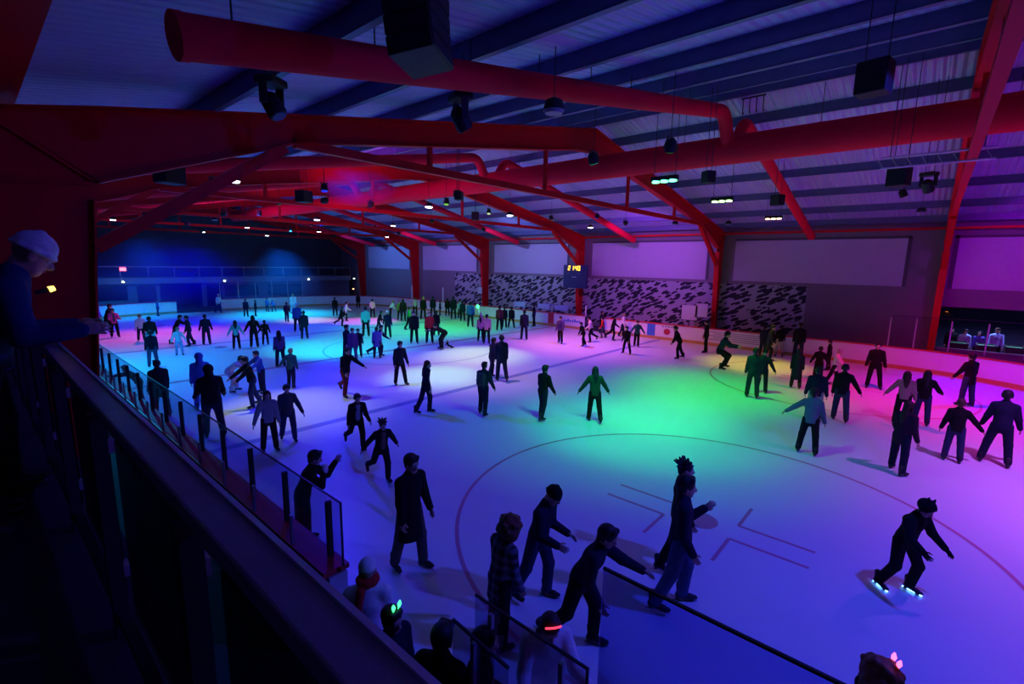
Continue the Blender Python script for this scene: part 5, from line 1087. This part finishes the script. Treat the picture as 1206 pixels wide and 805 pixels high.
 (2.31, 3.91, 1.72, -41, 'st', {'lean': 8}, {'j': 'white', 'p': 'navy', 'hat': 'cap:white', 'scarf': 'red', 'lod': 2}, 'person in white cap and red scarf standing by the open gate', 'spectators by the open gate', -0.02, True),
 (2.23, 3.42, 1.6, -173, 'st', {}, {'j': 'navy', 'p': 'navy', 'h': 'short:darkbrown', 'lod': 2, 'ears': 'green'}, 'person wearing glowing green antennae on dark hair', 'spectators by the open gate', -0.02, True),
 (2.2, 2.72, 1.7, -70, 'st', {'lean': 10}, {'j': 'black', 'p': 'black', 'h': 'short:black', 'lod': 2}, 'dark haired person in black with a pale badge on the sleeve by the gate', 'spectators by the open gate', -0.02, True),
 (2.51, 2.58, 1.66, -139, 'st', {'lean': 6}, {'j': 'black', 'p': 'black', 'h': 'short:black', 'lod': 2}, 'person in profile behind the small gate pane', 'spectators by the open gate', -0.02, True),
 (3.22, 2.36, 1.66, 143, 'st', {'lean': 10, 'al': (30, 22, 70), 'ar': (20, 22, 50), 'head': 30}, {'j': 'white', 'p': 'navy', 'h': 'long:darkbrown', 'lod': 2, 'band': 'red', 'fat': 1.1}, 'person in white jacket with a glowing red headband behind the low glass', 'spectators by the open gate', 0.0, False),
 (2.15, 1.75, 1.7, -61, 'st', {}, {'j': 'black', 'p': 'black', 'h': 'messy:darkbrown', 'lod': 2}, 'person in black with dark tousled hair, close below the white jacket', 'spectators by the open gate', -0.02, True),
 (4.41, -0.03, 1.66, -150, 'st', {}, {'j': 'black', 'p': 'black', 'h': 'curly:redbrown', 'lod': 2, 'ears': 'pink'}, 'person with reddish hair and a pink glowing bobble beyond the tall glass', 'spectators by the open gate', 0.0, False),
]
SIDE = [
 (34.1, -1.6, 1.72, 80, 'st', {}, dict(j='lblue', p='navy', h='short:black'), 'person in pale blue top behind the glass beside the green table, nearest the warm lamp'),
 (34.3, -2.15, 1.66, 70, 'st', {}, dict(j='bluepurple', p='navy', h='long:black'), 'person in violet top behind the glass between two green tables'),
 (34.2, -2.75, 1.9, 95, 'st', {}, dict(j='lblue', p='black', h='short:brown'), 'person in light blue top behind the glass near the edge of the picture'),
 (34.2, -1.05, 1.75, 100, 'st', {}, dict(j='black', p='black', h='short:black'), 'dark person behind the glass under the warm pendant lamp'),
]

spots = {}
for a in PEOPLE:
    o, wr, Mh = person(*a)
    spots[a[7]] = (o, wr, Mh)
for x, y, top, rz, pose, ov, cl, label in SIDE: person(x, y, top, rz, pose, ov, cl, label, 'people in the side room', -.015, True)
bp, bw, bm = person(-.03, 4.45, 4.86, -92, 'st', dict(lean=22, head=24, al=(2, 6, 84), ar=(0, 8, 88), ll=(6, 6, 8), rl=(-4, 6, 4)), dict(j='dblue', p='black', hat='beanie:white', lod=2), 'person in pale knitted hat and blue jacket leaning on the balcony handrail', None, 3.1, True)
def at_hand(key, side, off=.1):
    o, wr, _ = spots[key]; w, d = wr[side]
    M = Matrix.Translation(o.location) @ o.rotation_euler.to_matrix().to_4x4()
    return M @ (w + d * off)
k = 'person in pink top holding up the green glow stick'
h = at_hand(k, -1, .08)
t = thing('glow_stick', 'glowing green stick held up by the pink top', 'glow stick', h)
b = MB(); b.tube([(0, 0, -.1), (-.12, .0, .24)], .022, 8); b.build('handle', mat('stick_pale', (.5, .9, .6), .4, emit=(.1, .9, .3), estr=.8), t)
b = MB(); b.tube([(-.12, 0, .22), (-.16, .0, .32), (-.18, 0, .42)], [.05, .11, .04], 10); b.build('lit_end', mat('glow_green', (.05, 1, .25), .5, emit=(.05, 1, .25), estr=3.), t, True)
k = 'person in black leaning on the boards holding a pale cup near the face'
h = at_hand(k, 1, .09)
t = thing('paper_cup', 'pale paper cup in the hand of the person leaning on the boards', 'cup', h); b = MB(); b.tube([(0, 0, -.08), (0, 0, .06)], [.038, .05], 14); b.build('cup', mat('paper_white', (.8, .8, .8), .6), t, True); b = MB(); b.tube([(0, 0, .058), (0, 0, .075)], .053, 14); b.build('lid', WHITE, t)
t = thing('pocket_torch', 'small bright yellow light before the chest of the person at the handrail', 'light', (.38, 4.4, 4.5)); b = MB(); b.tube([(-.09, 0, -.02), (-.02, 0, 0)], .014, 8); b.build('barrel', BLACK, t); b = MB(); b.tube([(-.02, 0, 0), (.01, 0, .01)], [.02, .016], 10); b.build('bulb', mat('torch_bulb', (1, .7, .2), .5, emit=(1, .62, .12), estr=3.), t, True)

# ------------------------------------------------------------------ haze in the far bays
def haze(label, c, r, dens):
    b = ball((0, 0, 0), 1., 0, 14); me = np_mesh('haze', [b], [])
    o = bpy.data.objects.new('haze', me); COL.objects.link(o); o.location = c; o.scale = r; o['kind'] = 'stuff'
    tag(o, label, 'haze')
    m = bpy.data.materials.new('haze'); m.use_nodes = True; nt = m.node_tree; nt.nodes.clear()
    out = nt.nodes.new('ShaderNodeOutputMaterial'); v = nt.nodes.new('ShaderNodeVolumeScatter'); v.inputs['Color'].default_value = (.06, .2, 1, 1); tc = nt.nodes.new('ShaderNodeTexCoord')  # whitish haze; the blue light on it is put into the scatter colour
    n = nt.nodes.new('ShaderNodeTexNoise'); n.inputs['Scale'].default_value = 1.6; n.inputs['Detail'].default_value = 3
    nt.links.new(tc.outputs['Object'], n.inputs['Vector'])
    ln = nt.nodes.new('ShaderNodeVectorMath'); ln.operation = 'LENGTH'; nt.links.new(tc.outputs['Object'], ln.inputs[0])
    fall = math_node(nt, 'MAXIMUM', math_node(nt, 'SUBTRACT', 1., ln.outputs['Value']), 0.)
    nn = math_node(nt, 'MAXIMUM', math_node(nt, 'SUBTRACT', n.outputs['Fac'], .3), 0.)
    dd = math_node(nt, 'MULTIPLY', math_node(nt, 'MULTIPLY', fall, nn), dens * 5)
    nt.links.new(dd, v.inputs['Density']); v.inputs['Anisotropy'].default_value = .2
    nt.links.new(v.outputs[0], out.inputs['Volume']); me.materials.append(m)
    return o
if True:
    haze('stage haze, tinted for its blue light, drifting before the far balcony', (12., 43., 2.8), (11., 9., 3.4), .1)
    haze('stage haze, tinted for its blue light, curling under the roof ducts', (11.3, 18.6, 7.75), (1.7, 1.9, .75), 1.1)

# ------------------------------------------------------------------ camera and world
cam = bpy.data.cameras.new('camera'); co = bpy.data.objects.new('camera', cam); COL.objects.link(co)
yaw, pit, rol = R(48.870134), R(9.425629), R(.98178356)
F = Vector((math.sin(yaw), math.cos(yaw), 0)); Rt = Vector((math.cos(yaw), -math.sin(yaw), 0)); U = Vector((0, 0, 1))
F2 = F * math.cos(pit) - U * math.sin(pit); U2 = U * math.cos(pit) + F * math.sin(pit)
R3 = Rt * math.cos(rol) + U2 * math.sin(rol); U3 = U2 * math.cos(rol) - Rt * math.sin(rol)
co.matrix_world = Matrix.Translation((0, 0, 4.7262)) @ Matrix((R3, U3, -F2)).transposed().to_4x4()
cam.sensor_width = 36; cam.lens = 561.1018 / 1206 * 36; cam.clip_start = .05
SC.camera = co
w = bpy.data.worlds.new('world'); SC.world = w; w.use_nodes = True
w.node_tree.nodes['Background'].inputs[0].default_value = (.2, .25, 1, 1); w.node_tree.nodes['Background'].inputs[1].default_value = .0
SC.view_settings.view_transform = 'Standard'; SC.view_settings.look = 'None'; SC.view_settings.gamma = 1; SC.view_settings.use_curve_mapping = False
SC.view_settings.exposure = 0.
SC.cycles.use_denoising = True; SC.cycles.max_bounces = 6; SC.cycles.transparent_max_bounces = 24; SC.cycles.sample_clamp_indirect = 4.
SC.cycles.volume_bounces = 0; SC.cycles.caustics_reflective = False; SC.cycles.caustics_refractive = False
